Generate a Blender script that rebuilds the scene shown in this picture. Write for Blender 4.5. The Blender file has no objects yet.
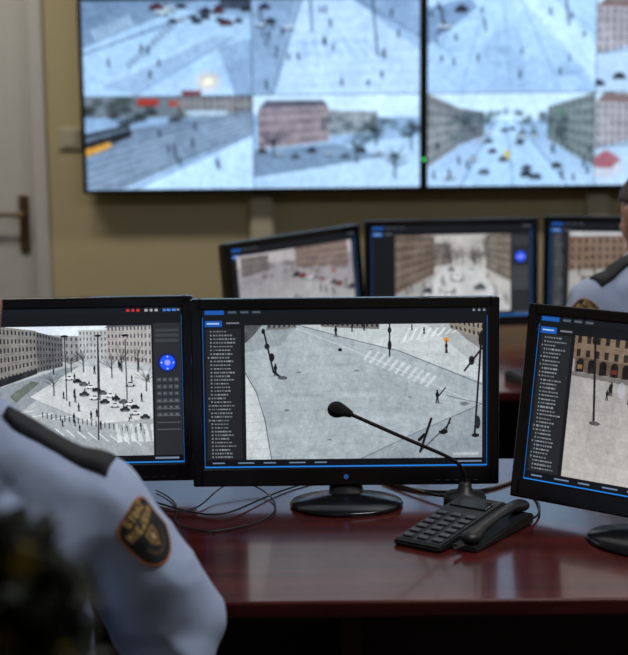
import bpy, bmesh, math, random
import numpy as np
from mathutils import Vector, Matrix, noise as mnoise
from mathutils.bvhtree import BVHTree

scn = bpy.context.scene
COL = scn.collection
try:
    scn.view_settings.view_transform = 'Standard'
    scn.view_settings.look = 'None'
except Exception:
    pass

# ------------------------------------------------------------------ materials
def new_mat(name):
    m = bpy.data.materials.new(name)
    m.use_nodes = True
    nt = m.node_tree
    b = nt.nodes['Principled BSDF']
    return m, nt, b

def pmat(name, col, rough=0.5, metal=0.0, var=0.12, scale=(8, 8, 8), bump=0.0, bscale=60.0, coat=0.0, spec=0.5, sheen=0.0, emis=None, estr=0.0):
    m, nt, b = new_mat(name)
    tc = nt.nodes.new('ShaderNodeTexCoord')
    mp = nt.nodes.new('ShaderNodeMapping')
    mp.inputs['Scale'].default_value = scale
    nt.links.new(tc.outputs['Object'], mp.inputs['Vector'])
    n = nt.nodes.new('ShaderNodeTexNoise')
    n.inputs['Scale'].default_value = 1.0
    n.inputs['Detail'].default_value = 5.0
    nt.links.new(mp.outputs['Vector'], n.inputs['Vector'])
    r = nt.nodes.new('ShaderNodeValToRGB')
    lo = [max(0, c * (1 - var)) for c in col]
    hi = [min(1, c * (1 + var)) for c in col]
    r.color_ramp.elements[0].position = 0.3
    r.color_ramp.elements[1].position = 0.7
    r.color_ramp.elements[0].color = (*lo, 1)
    r.color_ramp.elements[1].color = (*hi, 1)
    nt.links.new(n.outputs['Fac'], r.inputs['Fac'])
    nt.links.new(r.outputs['Color'], b.inputs['Base Color'])
    b.inputs['Roughness'].default_value = rough
    b.inputs['Metallic'].default_value = metal
    b.inputs['Coat Weight'].default_value = coat
    b.inputs['Coat Roughness'].default_value = 0.08
    b.inputs['Specular IOR Level'].default_value = spec
    b.inputs['Sheen Weight'].default_value = sheen
    if bump > 0:
        n2 = nt.nodes.new('ShaderNodeTexNoise')
        n2.inputs['Scale'].default_value = bscale
        n2.inputs['Detail'].default_value = 4.0
        nt.links.new(tc.outputs['Object'], n2.inputs['Vector'])
        bp = nt.nodes.new('ShaderNodeBump')
        bp.inputs['Strength'].default_value = bump
        bp.inputs['Distance'].default_value = 0.01
        nt.links.new(n2.outputs['Fac'], bp.inputs['Height'])
        nt.links.new(bp.outputs['Normal'], b.inputs['Normal'])
    if emis:
        b.inputs['Emission Color'].default_value = (*emis, 1)
        b.inputs['Emission Strength'].default_value = estr
    return m

def attr_mat(name, estr, rough=0.35, lit=False):
    m, nt, b = new_mat(name)
    a = nt.nodes.new('ShaderNodeAttribute')
    a.attribute_name = 'Col'
    if lit:
        nt.links.new(a.outputs['Color'], b.inputs['Base Color'])
    else:
        b.inputs['Base Color'].default_value = (0.01, 0.01, 0.012, 1)
        nt.links.new(a.outputs['Color'], b.inputs['Emission Color'])
        b.inputs['Emission Strength'].default_value = estr
    b.inputs['Roughness'].default_value = rough
    return m

M_WALL = pmat('wall_paint', (0.47, 0.41, 0.26), 0.85, var=0.05, scale=(1.5, 1.5, 1.5), bump=0.1, bscale=120)
M_CEIL = pmat('ceiling_paint', (0.6, 0.59, 0.55), 0.9, var=0.04)
M_FLOOR = pmat('floor_carpet', (0.035, 0.037, 0.045), 0.95, var=0.3, scale=(40, 40, 40), bump=0.4, bscale=250)
M_DOOR = pmat('door_paint', (0.50, 0.505, 0.52), 0.5, var=0.03)
M_TRIM = pmat('trim_paint', (0.47, 0.44, 0.35), 0.5, var=0.04)
M_BRONZE = pmat('handle_bronze', (0.22, 0.15, 0.09), 0.35, metal=0.9)
M_WOOD = pmat('mahogany_veneer', (0.076, 0.0115, 0.010), 0.21, var=0.5, scale=(3, 28, 28), coat=0.35, spec=0.5)
M_WOODD = pmat('mahogany_dark', (0.030, 0.005, 0.005), 0.4, var=0.4, scale=(3, 28, 28))
M_BLK = pmat('black_gloss_plastic', (0.007, 0.007, 0.009), 0.20, var=0.1, spec=0.5)
M_BLKM = pmat('black_matt_plastic', (0.012, 0.012, 0.014), 0.45, var=0.15, bump=0.05, bscale=300)
M_RUB = pmat('black_rubber', (0.012, 0.012, 0.013), 0.6)
M_FOAM = pmat('foam_windscreen', (0.008, 0.008, 0.009), 0.95, bump=0.7, bscale=500)
M_KEY = pmat('key_grey', (0.07, 0.072, 0.08), 0.4)
M_SHIRT = pmat('shirt_blue_cotton', (0.38, 0.465, 0.67), 0.9, var=0.03, scale=(5, 5, 5), bump=0.1, bscale=700, sheen=0.05)
M_EPA = pmat('epaulette_black', (0.010, 0.011, 0.016), 0.8, bump=0.3, bscale=500)
M_SKIN = pmat('skin', (0.48, 0.25, 0.17), 0.5, var=0.08, scale=(20, 20, 20), bump=0.05, bscale=300)
M_HAIR = pmat('hair_brown', (0.045, 0.028, 0.018), 0.6, var=0.4, scale=(200, 30, 30), bump=0.5, bscale=300)
M_EYE = pmat('eye_white', (0.7, 0.68, 0.66), 0.2)
M_IRIS = pmat('iris_brown', (0.06, 0.03, 0.015), 0.2)
M_LIP = pmat('lips', (0.38, 0.13, 0.11), 0.45)
M_TROU = pmat('trousers_navy', (0.018, 0.022, 0.04), 0.85, bump=0.2, bscale=400)
M_SHOE = pmat('shoe_leather', (0.012, 0.011, 0.011), 0.3)
M_FAB = pmat('chair_fabric', (0.02, 0.021, 0.025), 0.9, bump=0.4, bscale=400)
M_LEAF = pmat('leaf_green', (0.012, 0.017, 0.007), 0.6, var=0.5, scale=(15, 15, 15))
M_YEL = pmat('flower_yellow', (0.45, 0.33, 0.03), 0.6, var=0.3)
M_TERRA = pmat('pot_terracotta', (0.25, 0.10, 0.05), 0.8, bump=0.2)
M_SOIL = pmat('soil', (0.03, 0.02, 0.012), 0.95, bump=0.8, bscale=80)
M_BARK = pmat('bark', (0.04, 0.028, 0.017), 0.9, bump=0.6)
M_LOGO = pmat('logo_blue', (0.02, 0.1, 0.3), 0.3, emis=(0.05, 0.22, 0.7), estr=0.18)
M_LED = pmat('led_green', (0.02, 0.5, 0.05), 0.3, emis=(0.05, 1.0, 0.15), estr=1.2)
M_DIFF = pmat('lamp_diffuser', (0.8, 0.8, 0.8), 0.5, emis=(1, 0.95, 0.88), estr=1.5)
M_SCR = attr_mat('lcd_panel', 1.10)
M_SCRR = attr_mat('lcd_panel_rear', 1.0)
M_SCRW = attr_mat('video_wall_panel', 1.2)
M_PATCH = attr_mat('embroidered_patch', 0, 0.8, lit=True)
M_CABLE = pmat('cable_black', (0.012, 0.012, 0.012), 0.45)
M_CABLEG = pmat('cable_grey', (0.25, 0.25, 0.26), 0.5)

# ------------------------------------------------------------------ helpers
def empty(name, loc=(0, 0, 0), yaw=0.0):
    e = bpy.data.objects.new(name, None)
    e.empty_display_size = 0.1
    e.location = loc
    e.rotation_euler = (0, 0, math.radians(yaw))
    COL.objects.link(e)
    return e

def obj_from_bm(name, bm, mat, parent=None, smooth=False):
    me = bpy.data.meshes.new(name)
    bm.normal_update()
    bm.to_mesh(me)
    bm.free()
    o = bpy.data.objects.new(name, me)
    COL.objects.link(o)
    if mat:
        me.materials.append(mat)
    if smooth:
        me.polygons.foreach_set('use_smooth', [True] * len(me.polygons))
    if parent:
        o.parent = parent
    return o

def add_box(bm, c, s, bevel=0.0, seg=2, M=None):
    r = bmesh.ops.create_cube(bm, size=1.0)
    vs = r['verts']
    for v in vs:
        v.co = Vector((v.co.x * s[0], v.co.y * s[1], v.co.z * s[2]))
    if bevel > 0:
        es = list({e for v in vs for e in v.link_edges})
        rr = bmesh.ops.bevel(bm, geom=es, offset=bevel, segments=seg, affect='EDGES', profile=0.5)
        vs = list({v for f in rr['faces'] for v in f.verts} | {v for v in vs if v.is_valid})
    mt = Matrix.Translation(Vector(c))
    if M is not None:
        mt = mt @ M
    for v in vs:
        v.co = mt @ v.co
    return vs

def box(name, c, s, mat, parent=None, bevel=0.0, M=None):
    bm = bmesh.new()
    add_box(bm, c, s, bevel, 2, M)
    return obj_from_bm(name, bm, mat, parent)

def add_cyl(bm, p0, p1, r0, r1=None, seg=24):
    if r1 is None:
        r1 = r0
    p0, p1 = Vector(p0), Vector(p1)
    d = p1 - p0
    q = d.to_track_quat('Z', 'Y').to_matrix().to_4x4()
    M = Matrix.Translation((p0 + p1) / 2) @ q
    bmesh.ops.create_cone(bm, cap_ends=True, segments=seg, radius1=r0, radius2=r1, depth=d.length, matrix=M)

def lathe(bm, prof, sx=1, sy=1, seg=48, c=(0, 0, 0)):
    rings = []
    for r, z in prof:
        ring = []
        for i in range(seg):
            a = 2 * math.pi * i / seg
            ring.append(bm.verts.new((c[0] + r * sx * math.cos(a), c[1] + r * sy * math.sin(a), c[2] + z)))
        rings.append(ring)
    for a, b in zip(rings[:-1], rings[1:]):
        for i in range(seg):
            j = (i + 1) % seg
            bm.faces.new((a[i], a[j], b[j], b[i]))
    bm.faces.new(list(reversed(rings[0])))
    bm.faces.new(rings[-1])

def curve(name, pts, r, mat, parent=None, radii=None, cyc=False):
    cu = bpy.data.curves.new(name, 'CURVE')
    cu.dimensions = '3D'
    cu.bevel_depth = r
    cu.bevel_resolution = 3
    cu.resolution_u = 10
    s = cu.splines.new('NURBS')
    s.points.add(len(pts) - 1)
    for i, p in enumerate(pts):
        s.points[i].co = (*p, 1)
        if radii:
            s.points[i].radius = radii[i]
    s.use_endpoint_u = True
    s.order_u = 4
    o = bpy.data.objects.new(name, cu)
    cu.materials.append(mat)
    COL.objects.link(o)
    if parent:
        o.parent = parent
    return o

_ico = None
def ico_verts():
    global _ico
    if _ico is None:
        b = bmesh.new()
        bmesh.ops.create_icosphere(b, subdivisions=3, radius=1.0)
        _ico = [v.co.copy() for v in b.verts]
        b.free()
    return _ico

def hull(bm, *ells):
    """convex hull of ellipsoids (center, radii) -> tapered limb piece"""
    t = bmesh.new()
    for c, r in ells:
        if not hasattr(r, '__len__'):
            r = (r, r, r)
        for v in ico_verts():
            t.verts.new((c[0] + v.x * r[0], c[1] + v.y * r[1], c[2] + v.z * r[2]))
    res = bmesh.ops.convex_hull(t, input=list(t.verts))
    loose = [v for v in t.verts if not v.link_faces]
    bmesh.ops.delete(t, geom=loose, context='VERTS')
    mp = {}
    for v in t.verts:
        mp[v] = bm.verts.new(v.co)
    for f in t.faces:
        bm.faces.new([mp[v] for v in f.verts])
    t.free()

def chain(bm, pts):
    for a, b in zip(pts[:-1], pts[1:]):
        hull(bm, a, b)

def organic(name, bm, mat, parent, voxel=0.006, smooth=6, disp=None):
    """union all pieces into one continuous skin"""
    o = obj_from_bm(name, bm, mat, None)
    m = o.modifiers.new('r', 'REMESH')
    m.mode = 'VOXEL'
    m.voxel_size = voxel
    s = o.modifiers.new('s', 'SMOOTH')
    s.iterations = smooth
    s.factor = 0.5
    dg = bpy.context.evaluated_depsgraph_get()
    dg.update()
    me = bpy.data.meshes.new_from_object(o.evaluated_get(dg))
    bpy.data.objects.remove(o)
    if disp:
        ns = [v.normal.copy() for v in me.vertices]
        for v, n in zip(me.vertices, ns):
            v.co += n * disp(v.co)
    me.polygons.foreach_set('use_smooth', [True] * len(me.polygons))
    me.materials.clear()
    me.materials.append(mat)
    me.name = name
    ob = bpy.data.objects.new(name, me)
    COL.objects.link(ob)
    if parent:
        ob.parent = parent
    return ob

# ------------------------------------------------------------------ picture rasteriser (for flat displays)
class Canvas:
    def __init__(s, x0, y0, x1, y1, nx, ny, bg=(0.05, 0.06, 0.07)):
        s.x0, s.y0, s.x1, s.y1, s.nx, s.ny = x0, y0, x1, y1, nx, ny
        s.xs = np.linspace(x0, x1, nx)
        s.ys = np.linspace(y0, y1, ny)
        s.img = np.ones((ny, nx, 3)) * np.array(bg)
        s.clip = (x0, y0, x1, y1)
        s.px = (x1 - x0) / nx
    def win(s, ax, ay, bx, by):
        c = s.clip
        ax, ay, bx, by = max(ax, c[0]), max(ay, c[1]), min(bx, c[2]), min(by, c[3])
        i0, i1 = np.searchsorted(s.xs, ax), np.searchsorted(s.xs, bx, 'right')
        j0, j1 = np.searchsorted(s.ys, ay), np.searchsorted(s.ys, by, 'right')
        return i0, i1, j0, j1
    def blend(s, w, mask, col):
        i0, i1, j0, j1 = w
        a = mask[..., None]
        s.img[j0:j1, i0:i1] = s.img[j0:j1, i0:i1] * (1 - a) + np.array(col) * a
    def rect(s, ax, ay, bx, by, col, a=1.0):
        w = s.win(ax, ay, bx, by)
        if w[1] <= w[0] or w[3] <= w[2]:
            return
        s.blend(w, np.full((w[3] - w[2], w[1] - w[0]), a), col)
    def grad(s, ax, ay, bx, by, c0, c1):
        w = s.win(ax, ay, bx, by)
        t = ((s.ys[w[2]:w[3]] - ay) / (by - ay))[:, None, None]
        s.img[w[2]:w[3], w[0]:w[1]] = np.array(c0) * (1 - t) + np.array(c1) * t
    def poly(s, pts, col, a=1.0):
        xs = [p[0] for p in pts]; ys = [p[1] for p in pts]
        w = s.win(min(xs), min(ys), max(xs), max(ys))
        if w[1] <= w[0] or w[3] <= w[2]:
            return
        X, Y = np.meshgrid(s.xs[w[0]:w[1]], s.ys[w[2]:w[3]])
        m = np.zeros(X.shape, bool)
        n = len(pts)
        for i in range(n):
            xa, ya = pts[i]; xb, yb = pts[(i + 1) % n]
            if ya == yb:
                continue
            c = ((ya > Y) != (yb > Y)) & (X < (xb - xa) * (Y - ya) / (yb - ya) + xa)
            m ^= c
        s.blend(w, m * a, col)
    def line(s, p, q, wd, col, a=1.0):
        wd = max(wd, s.px * 0.9)
        w = s.win(min(p[0], q[0]) - wd, min(p[1], q[1]) - wd, max(p[0], q[0]) + wd, max(p[1], q[1]) + wd)
        if w[1] <= w[0] or w[3] <= w[2]:
            return
        X, Y = np.meshgrid(s.xs[w[0]:w[1]], s.ys[w[2]:w[3]])
        dx, dy = q[0] - p[0], q[1] - p[1]
        L = dx * dx + dy * dy + 1e-9
        t = np.clip(((X - p[0]) * dx + (Y - p[1]) * dy) / L, 0, 1)
        d = np.hypot(X - p[0] - t * dx, Y - p[1] - t * dy)
        s.blend(w, np.clip((wd / 2 - d) / s.px + 0.5, 0, 1) * a, col)
    def pline(s, pts, wd, col, a=1.0):
        for p, q in zip(pts[:-1], pts[1:]):
            s.line(p, q, wd, col, a)
    def ell(s, cx, cy, rx, ry, col, a=1.0, soft=0.15):
        w = s.win(cx - rx, cy - ry, cx + rx, cy + ry)
        if w[1] <= w[0] or w[3] <= w[2]:
            return
        X, Y = np.meshgrid(s.xs[w[0]:w[1]], s.ys[w[2]:w[3]])
        d = np.hypot((X - cx) / rx, (Y - cy) / ry)
        s.blend(w, np.clip((1 - d) / soft, 0, 1) * a, col)
    def noise(s, amp, cell, seed):
        rs = np.random.RandomState(seed)
        w = s.win(*s.clip)
        nx = int((s.clip[2] - s.clip[0]) / cell) + 3
        ny = int((s.clip[3] - s.clip[1]) / cell) + 3
        g = rs.uniform(-1, 1, (ny, nx))
        fx = (s.xs[w[0]:w[1]] - s.clip[0]) / cell
        fy = (s.ys[w[2]:w[3]] - s.clip[1]) / cell
        ix = np.clip(fx.astype(int), 0, nx - 2); iy = np.clip(fy.astype(int), 0, ny - 2)
        tx = (fx - ix)[None, :]; ty = (fy - iy)[:, None]
        v = (g[np.ix_(iy, ix)] * (1 - tx) + g[np.ix_(iy, ix + 1)] * tx) * (1 - ty) + (g[np.ix_(iy + 1, ix)] * (1 - tx) + g[np.ix_(iy + 1, ix + 1)] * tx) * ty
        s.img[w[2]:w[3], w[0]:w[1]] += (amp * v)[..., None]
    def soften(s, n):
        w = s.win(*s.clip)
        a = s.img[w[2]:w[3], w[0]:w[1]]
        for _ in range(n):
            p = np.pad(a, ((1, 1), (1, 1), (0, 0)), 'edge')
            a = (p[:-2, 1:-1] + p[2:, 1:-1] + p[1:-1, :-2] + p[1:-1, 2:] + 2 * p[1:-1, 1:-1]) / 6
        s.img[w[2]:w[3], w[0]:w[1]] = a
    def person(s, x, y, h, col=(0.08, 0.08, 0.1)):
        s.ell(x, y - h * 0.92, h * 0.08, h * 0.09, col)
        s.ell(x, y - h * 0.62, h * 0.14, h * 0.26, col)
        s.line((x - h * .03, y - h * .4), (x - h * .08, y), h * 0.09, col)
        s.line((x + h * .03, y - h * .4), (x + h * .10, y), h * 0.09, col)
        s.ell(x + h * .15, y + h * .02, h * .3, h * .05, (0.4, 0.4, 0.42), 0.4)
    def car(s, x, y, l, col):
        s.ell(x, y + l * .16, l * .55, l * .12, (0.25, 0.26, 0.28), 0.6)
        s.poly([(x - l * .5, y + l * .12), (x - l * .48, y - l * .08), (x - l * .25, y - l * .12), (x - l * .15, y - l * .27), (x + l * .22, y - l * .27), (x + l * .33, y - l * .1), (x + l * .5, y - l * .05), (x + l * .5, y + l * .12)], col)
        s.poly([(x - l * .2, y - l * .12), (x - l * .12, y - l * .24), (x + l * .18, y - l * .24), (x + l * .27, y - l * .11)], (0.1, 0.12, 0.15))
        s.ell(x - l * .28, y + l * .12, l * .09, l * .09, (0.05, 0.05, 0.05))
        s.ell(x + l * .3, y + l * .12, l * .09, l * .09, (0.05, 0.05, 0.05))
    def tree(s, x, y, h, rs, col=(0.16, 0.15, 0.14)):
        s.line((x, y), (x, y - h * .5), h * .05, col, .8)
        for k in range(16):
            a = rs.uniform(-1.2, 1.2); l = h * rs.uniform(.25, .55)
            y0 = y - h * rs.uniform(.3, .55)
            s.line((x, y0), (x + math.sin(a) * l, y0 - math.cos(a) * l), h * .02, col, 0.5)
    def facade(s, quad, cols, rows, wall, win, wa=0.9, floorband=True):
        (ax, ay), (bx, by), (cx, cy), (dx, dy) = quad  # tl tr br bl
        s.poly(quad, wall)
        def P(u, v):
            tx, ty = ax + (bx - ax) * u, ay + (by - ay) * u
            ux, uy = dx + (cx - dx) * u, dy + (cy - dy) * u
            return (tx + (ux - tx) * v, ty + (uy - ty) * v)
        for i in range(cols):
            for j in range(rows):
                u0, u1 = (i + .28) / cols, (i + .72) / cols
                v0, v1 = (j + .25) / rows, (j + .78) / rows
                s.poly([P(u0, v0), P(u1, v0), P(u1, v1), P(u0, v1)], win, wa)
        if floorband:
            for j in range(1, rows):
                s.line(P(0, j / rows), P(1, j / rows), 0.4, [c * 0.75 for c in wall], 0.6)
    def mesh(s, name, w, h, mat, parent, loc=(0, 0, 0), gain=(1, 1, 1), gamma=1.0):
        nx, ny = s.nx, s.ny
        im = np.clip(s.img, 0, 1) ** gamma
        lin = np.where(im <= 0.04045, im / 12.92, ((im + 0.055) / 1.055) ** 2.4) * np.array(gain)
        X, Z = np.meshgrid(np.linspace(-w / 2, w / 2, nx), np.linspace(h / 2, -h / 2, ny))
        co = np.stack([X + loc[0], np.full_like(X, loc[1]), Z + loc[2]], -1).reshape(-1, 3)
        idx = np.arange(nx * ny).reshape(ny, nx)
        q = np.stack([idx[:-1, :-1], idx[1:, :-1], idx[1:, 1:], idx[:-1, 1:]], -1).reshape(-1, 4)
        me = bpy.data.meshes.new(name)
        me.vertices.add(nx * ny)
        me.vertices.foreach_set('co', co.ravel().astype(np.float32))
        nf = len(q)
        me.loops.add(nf * 4)
        me.loops.foreach_set('vertex_index', q.ravel().astype(np.int32))
        me.polygons.add(nf)
        me.polygons.foreach_set('loop_start', (np.arange(nf) * 4).astype(np.int32))
        me.update(calc_edges=True)
        at = me.color_attributes.new('Col', 'FLOAT_COLOR', 'POINT')
        rgba = np.ones((nx * ny, 4), np.float32)
        rgba[:, :3] = lin.reshape(-1, 3)
        at.data.foreach_set('color', rgba.ravel())
        me.materials.append(mat)
        o = bpy.data.objects.new(name, me)
        COL.objects.link(o)
        if parent:
            o.parent = parent
        return o

# ------------------------------------------------------------------ screen pictures
def ui_frame(c, x0, y0, x1, y1, s=1.0, rs=None):
    c.rect(x0, y0, x1, y1, (0.06, 0.07, 0.09))
    c.rect(x0, y0, x1, y0 + 6 * s, (0.08, 0.095, 0.125))
    c.rect(x0 + 3, y0 + 1 * s, x0 + 22 * s, y0 + 5 * s, (0.10, 0.34, 0.66))
    for k in range(3):
        c.rect(x0 + (26 + 12 * k) * s, y0 + 2 * s, x0 + (34 + 12 * k) * s, y0 + 4 * s, (0.4, 0.45, 0.5), .7)
    for k in range(3):
        c.rect(x1 - (5 + 5 * k) * s, y0 + 2 * s, x1 - (2.6 + 5 * k) * s, y0 + 4 * s, (0.6, 0.62, 0.66), .8)
    c.rect(x0 + 3, y0 + 11 * s, x0 + 20 * s, y0 + 17 * s, (0.09, 0.33, 0.66))
    c.rect(x0 + 5, y0 + 13 * s, x0 + 17 * s, y0 + 14.5 * s, (0.75, 0.85, 0.95), .8)
    c.rect(x0 + 24 * s, y0 + 12.5 * s, x0 + 37 * s, y0 + 14.3 * s, (0.5, 0.52, 0.56), .8)

def ui_border(c, x0, y0, x1, y1):
    blue = (0.11, 0.42, 0.74)
    c.rect(x0, y0 + 8, x0 + 1.1, y1, blue)
    c.rect(x0, y1 - 1.7, x1, y1, (0.13, 0.50, 0.86))
    c.rect(x1 - 0.9, y0 + 8, x1, y1, blue)
    c.rect(x0 + 1.1, y1 - 8, x1 - .9, y1 - 1.7, (0.03, 0.04, 0.06))
    for k in range(5):
        xx = x0 + (x1 - x0) * (0.03 + .09 * k)
        c.rect(xx, y1 - 5.8, xx + 12 + 4 * (k % 2), y1 - 4.6, (0.5, 0.62, 0.75), .8)
    c.rect(x1 - 30, y1 - 6, x1 - 6, y1 - 4.2, (0.6, 0.68, 0.8), .7)

def ui_list(c, x0, y0, x1, y1, rs, step=3.7):
    c.rect(x0, y0, x1, y1, (0.12, 0.13, 0.145))
    y = y0 + 2
    while y < y1 - 3:
        ind = rs.choice([1.5, 4, 4, 4])
        c.rect(x0 + ind, y, x0 + ind + 1.5, y + 1.5, (0.55, 0.6, 0.62), .8)
        L = rs.uniform(.6, .92) * (x1 - x0 - 8)
        xx = x0 + ind + 3
        while xx < x0 + ind + L:
            l = rs.uniform(1.2, 3)
            c.rect(xx, y + .1, xx + l, y + 1.5, (0.58, 0.61, 0.63), rs.uniform(.55, .9))
            xx += l + .7
        y += step

def ui_panel(c, x0, y0, x1, y1, rs):
    c.rect(x0, y0, x1, y1, (0.15, 0.16, 0.175))
    w = x1 - x0
    cx = (x0 + x1) / 2
    for k in range(3):
        c.rect(x0 + 2, y0 + 6 + 5 * k, x1 - 2, y0 + 9 + 5 * k, (0.22, 0.24, 0.26))
    cy = y0 + (y1 - y0) * .30
    c.ell(cx, cy, w * .38, w * .38, (0.05, 0.10, 0.32))
    c.ell(cx, cy, w * .31, w * .31, (0.12, 0.32, 0.95))
    c.ell(cx, cy, w * .12, w * .12, (0.55, 0.6, 0.95))
    for k in range(4):
        a = k * math.pi / 2
        c.ell(cx + w * .22 * math.cos(a), cy + w * .22 * math.sin(a), .8, .8, (0.8, 0.85, 1))
    for k in range(6):
        yy = cy + w * .55 + k * 7.0
        if yy > y1 - 5:
            break
        for q in range(4):
            xx = x0 + 2.5 + q * (w - 4) / 4
            c.rect(xx, yy, xx + (w - 4) / 4 - 1.2, yy + 4.2, (0.25, 0.27, 0.29))
            c.rect(xx + 1, yy + 1.4, xx + (w - 4) / 4 - 2.4, yy + 2.6, (0.5, 0.52, 0.55), .6)

def pic_center():
    rs = np.random.RandomState(3)
    X0, Y0, X1, Y1 = 205, 309, 487, 468
    c = Canvas(X0, Y0, X1, Y1, 700, 396)
    ui_frame(c, X0, Y0, X1, Y1)
    ui_list(c, 209, 328, 243, 459, rs)
    c.clip = (247, 325, 481.5, 459.5)
    c.grad(247, 325, 482, 460, (0.67, 0.71, 0.735), (0.59, 0.63, 0.66))
    c.poly([(247, 325), (330, 325), (482, 388), (482, 425), (380, 460), (247, 460)], (0.64, 0.68, 0.705), .7)
    c.poly([(300, 325), (482, 325), (482, 384), (395, 350), (340, 338)], (0.75, 0.78, 0.79), .85)
    c.poly([(247, 372), (262, 400), (272, 460), (247, 460)], (0.78, 0.81, 0.82), .85)
    c.poly([(247, 325), (300, 325), (282, 345), (247, 352)], (0.55, 0.59, 0.61), .7)
    c.poly([(360, 460), (482, 405), (482, 460)], (0.52, 0.56, 0.59), .6)
    c.poly([(425, 325), (482, 325), (482, 372)], (0.60, 0.62, 0.63), .6)
    c.noise(.03, 20, 1)
    for k in range(14):   # paving joints
        c.line((250 + k * 18, 460), (295 + k * 15, 340), .5, (0.50, 0.54, 0.57), .35)
    for k in range(13):
        c.pline([(247, 350 + k * 9), (360, 345 + k * 9), (482, 362 + k * 9)], .5, (0.50, 0.54, 0.57), .35)
    c.pline([(247, 372), (258, 392), (266, 420), (272, 460)], 1.0, (0.34, 0.37, 0.40), .85)
    c.pline([(300, 325), (345, 338), (400, 352), (482, 386)], 1.0, (0.40, 0.43, 0.46), .85)
    c.pline([(290, 325), (335, 343), (390, 366), (482, 408)], .7, (0.86, 0.89, 0.91), .5)
    c.pline([(360, 460), (420, 432), (482, 405)], .9, (0.38, 0.41, 0.45), .8)
    for k in range(11):   # pedestrian crossings
        x = 372 + k * 6.2; y = 349 + k * 2.7
        c.poly([(x, y), (x + 2.6, y + 1.0), (x - 6, y + 12), (x - 9, y + 11)], (0.86, 0.89, 0.90), .5)
    for k in range(9):
        x = 402 + k * 7
        c.poly([(x, 343 - k * 1.2), (x + 3, 342.5 - k * 1.2), (x + 9, 329), (x + 6.5, 329)], (0.90, 0.92, 0.93), .6)
    c.poly([(247, 325), (264, 325), (255, 336), (247, 343)], (0.28, 0.29, 0.31), .9)
    c.poly([(450, 325), (482, 325), (482, 352), (465, 340)], (0.50, 0.49, 0.48), .9)
    c.facade([(322, 320), (380, 320), (380, 330), (322, 327)], 12, 1, (0.44, 0.43, 0.42), (0.14, 0.14, 0.16))
    c.facade([(446, 314), (484, 316), (484, 341), (450, 330)], 8, 3, (0.56, 0.53, 0.49), (0.18, 0.17, 0.18))
    c.facade([(270, 321), (300, 321), (298, 328), (268, 330)], 6, 1, (0.45, 0.45, 0.46), (0.2, 0.2, 0.22))
    for (x, y, rx, ry) in [(288, 410, 3.5, 1.4), (357, 371, 3.5, 1.1), (372, 350, 2.2, .8), (330, 440, 3, 1.1), (300, 372, 3, 1.0), (410, 398, 3, 1)]:
        c.ell(x, y, rx, ry, (0.40, 0.43, 0.46), .8, soft=.5)
    for (x, y, rx, ry) in [(320, 350, 34, 5), (420, 380, 26, 5), (290, 430, 26, 7), (380, 420, 40, 6), (350, 395, 40, 4)]:
        c.ell(x, y, rx, ry, (0.75, 0.79, 0.81), .5, soft=1)
    for (x, y, rx, ry) in [(310, 395, 30, 3), (400, 410, 24, 4), (340, 365, 26, 2.4), (320, 450, 30, 4)]:
        c.ell(x, y, rx, ry, (0.50, 0.54, 0.57), .4, soft=1)
    dk = (0.08, 0.085, 0.10)
    c.line((265.5, 329), (275, 371), 1.6, dk); c.ell(265.5, 331, 2.0, 2.8, dk); c.ell(269, 346, 2.8, 3.0, dk, .9); c.ell(273.5, 357, 2.8, 4.6, dk)
    c.line((275, 371), (281, 376), 2.2, dk); c.ell(284, 377.5, 5, 2, (0.30, 0.31, 0.34), .9); c.person(277, 375, 12)
    c.person(337, 337, 11); c.ell(341, 350, 2.2, 1.8, dk, .9)
    c.line((390, 325), (390, 357), 1.3, dk); c.ell(390, 331, 2.0, 3.4, dk, .95); c.ell(390, 346, 2.0, 5.4, dk)
    for x, y, h in [(365, 331, 7), (353, 332, 7), (412, 331, 6), (424, 335, 7)]:
        c.person(x, y, h)
    c.person(446, 354, 11, (0.2, 0.18, 0.15)); c.ell(446, 341, 2.8, 2.6, (0.80, 0.55, 0.2)); c.line((446, 342), (446, 354), .9, dk)
    c.person(437, 404, 13); c.line((437, 399), (445, 389), 1.2, dk)
    c.line((447, 397), (480, 405), .8, (0.30, 0.31, 0.34), .7)
    c.line((431, 420), (420, 453), 2.4, dk); c.line((424, 436), (419, 441), 3.2, dk); c.line((420, 453), (450, 424), .9, dk, .85)
    c.ell(443, 433, 4.8, 2.8, dk); c.ell(440, 430, 2, 2.2, (0.6, 0.6, 0.62)); c.line((450, 420), (444, 435), 1.7, dk)
    c.ell(464, 405, 5.5, 2.6, (0.34, 0.36, 0.38), .8, soft=.5)
    c.line((481, 333), (474, 438), 1.9, dk); c.line((481, 350), (464, 372), 1.8, dk); c.ell(471, 362, 3.0, 5.0, dk, .9); c.ell(480, 341, 2.4, 8, dk)
    c.ell(477, 424, 3.0, 7, (0.16, 0.16, 0.19)); c.ell(475, 437, 4.0, 2.2, dk)
    c.noise(.03, 5, 2); c.noise(.03, 2.2, 4); c.noise(.025, .9, 5)
    c.rect(452, 454, 478, 457, (0.9, 0.9, 0.9), .35)
    c.clip = (X0, Y0, X1, Y1)
    ui_border(c, X0, Y0, X1, Y1)
    return c

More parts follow.
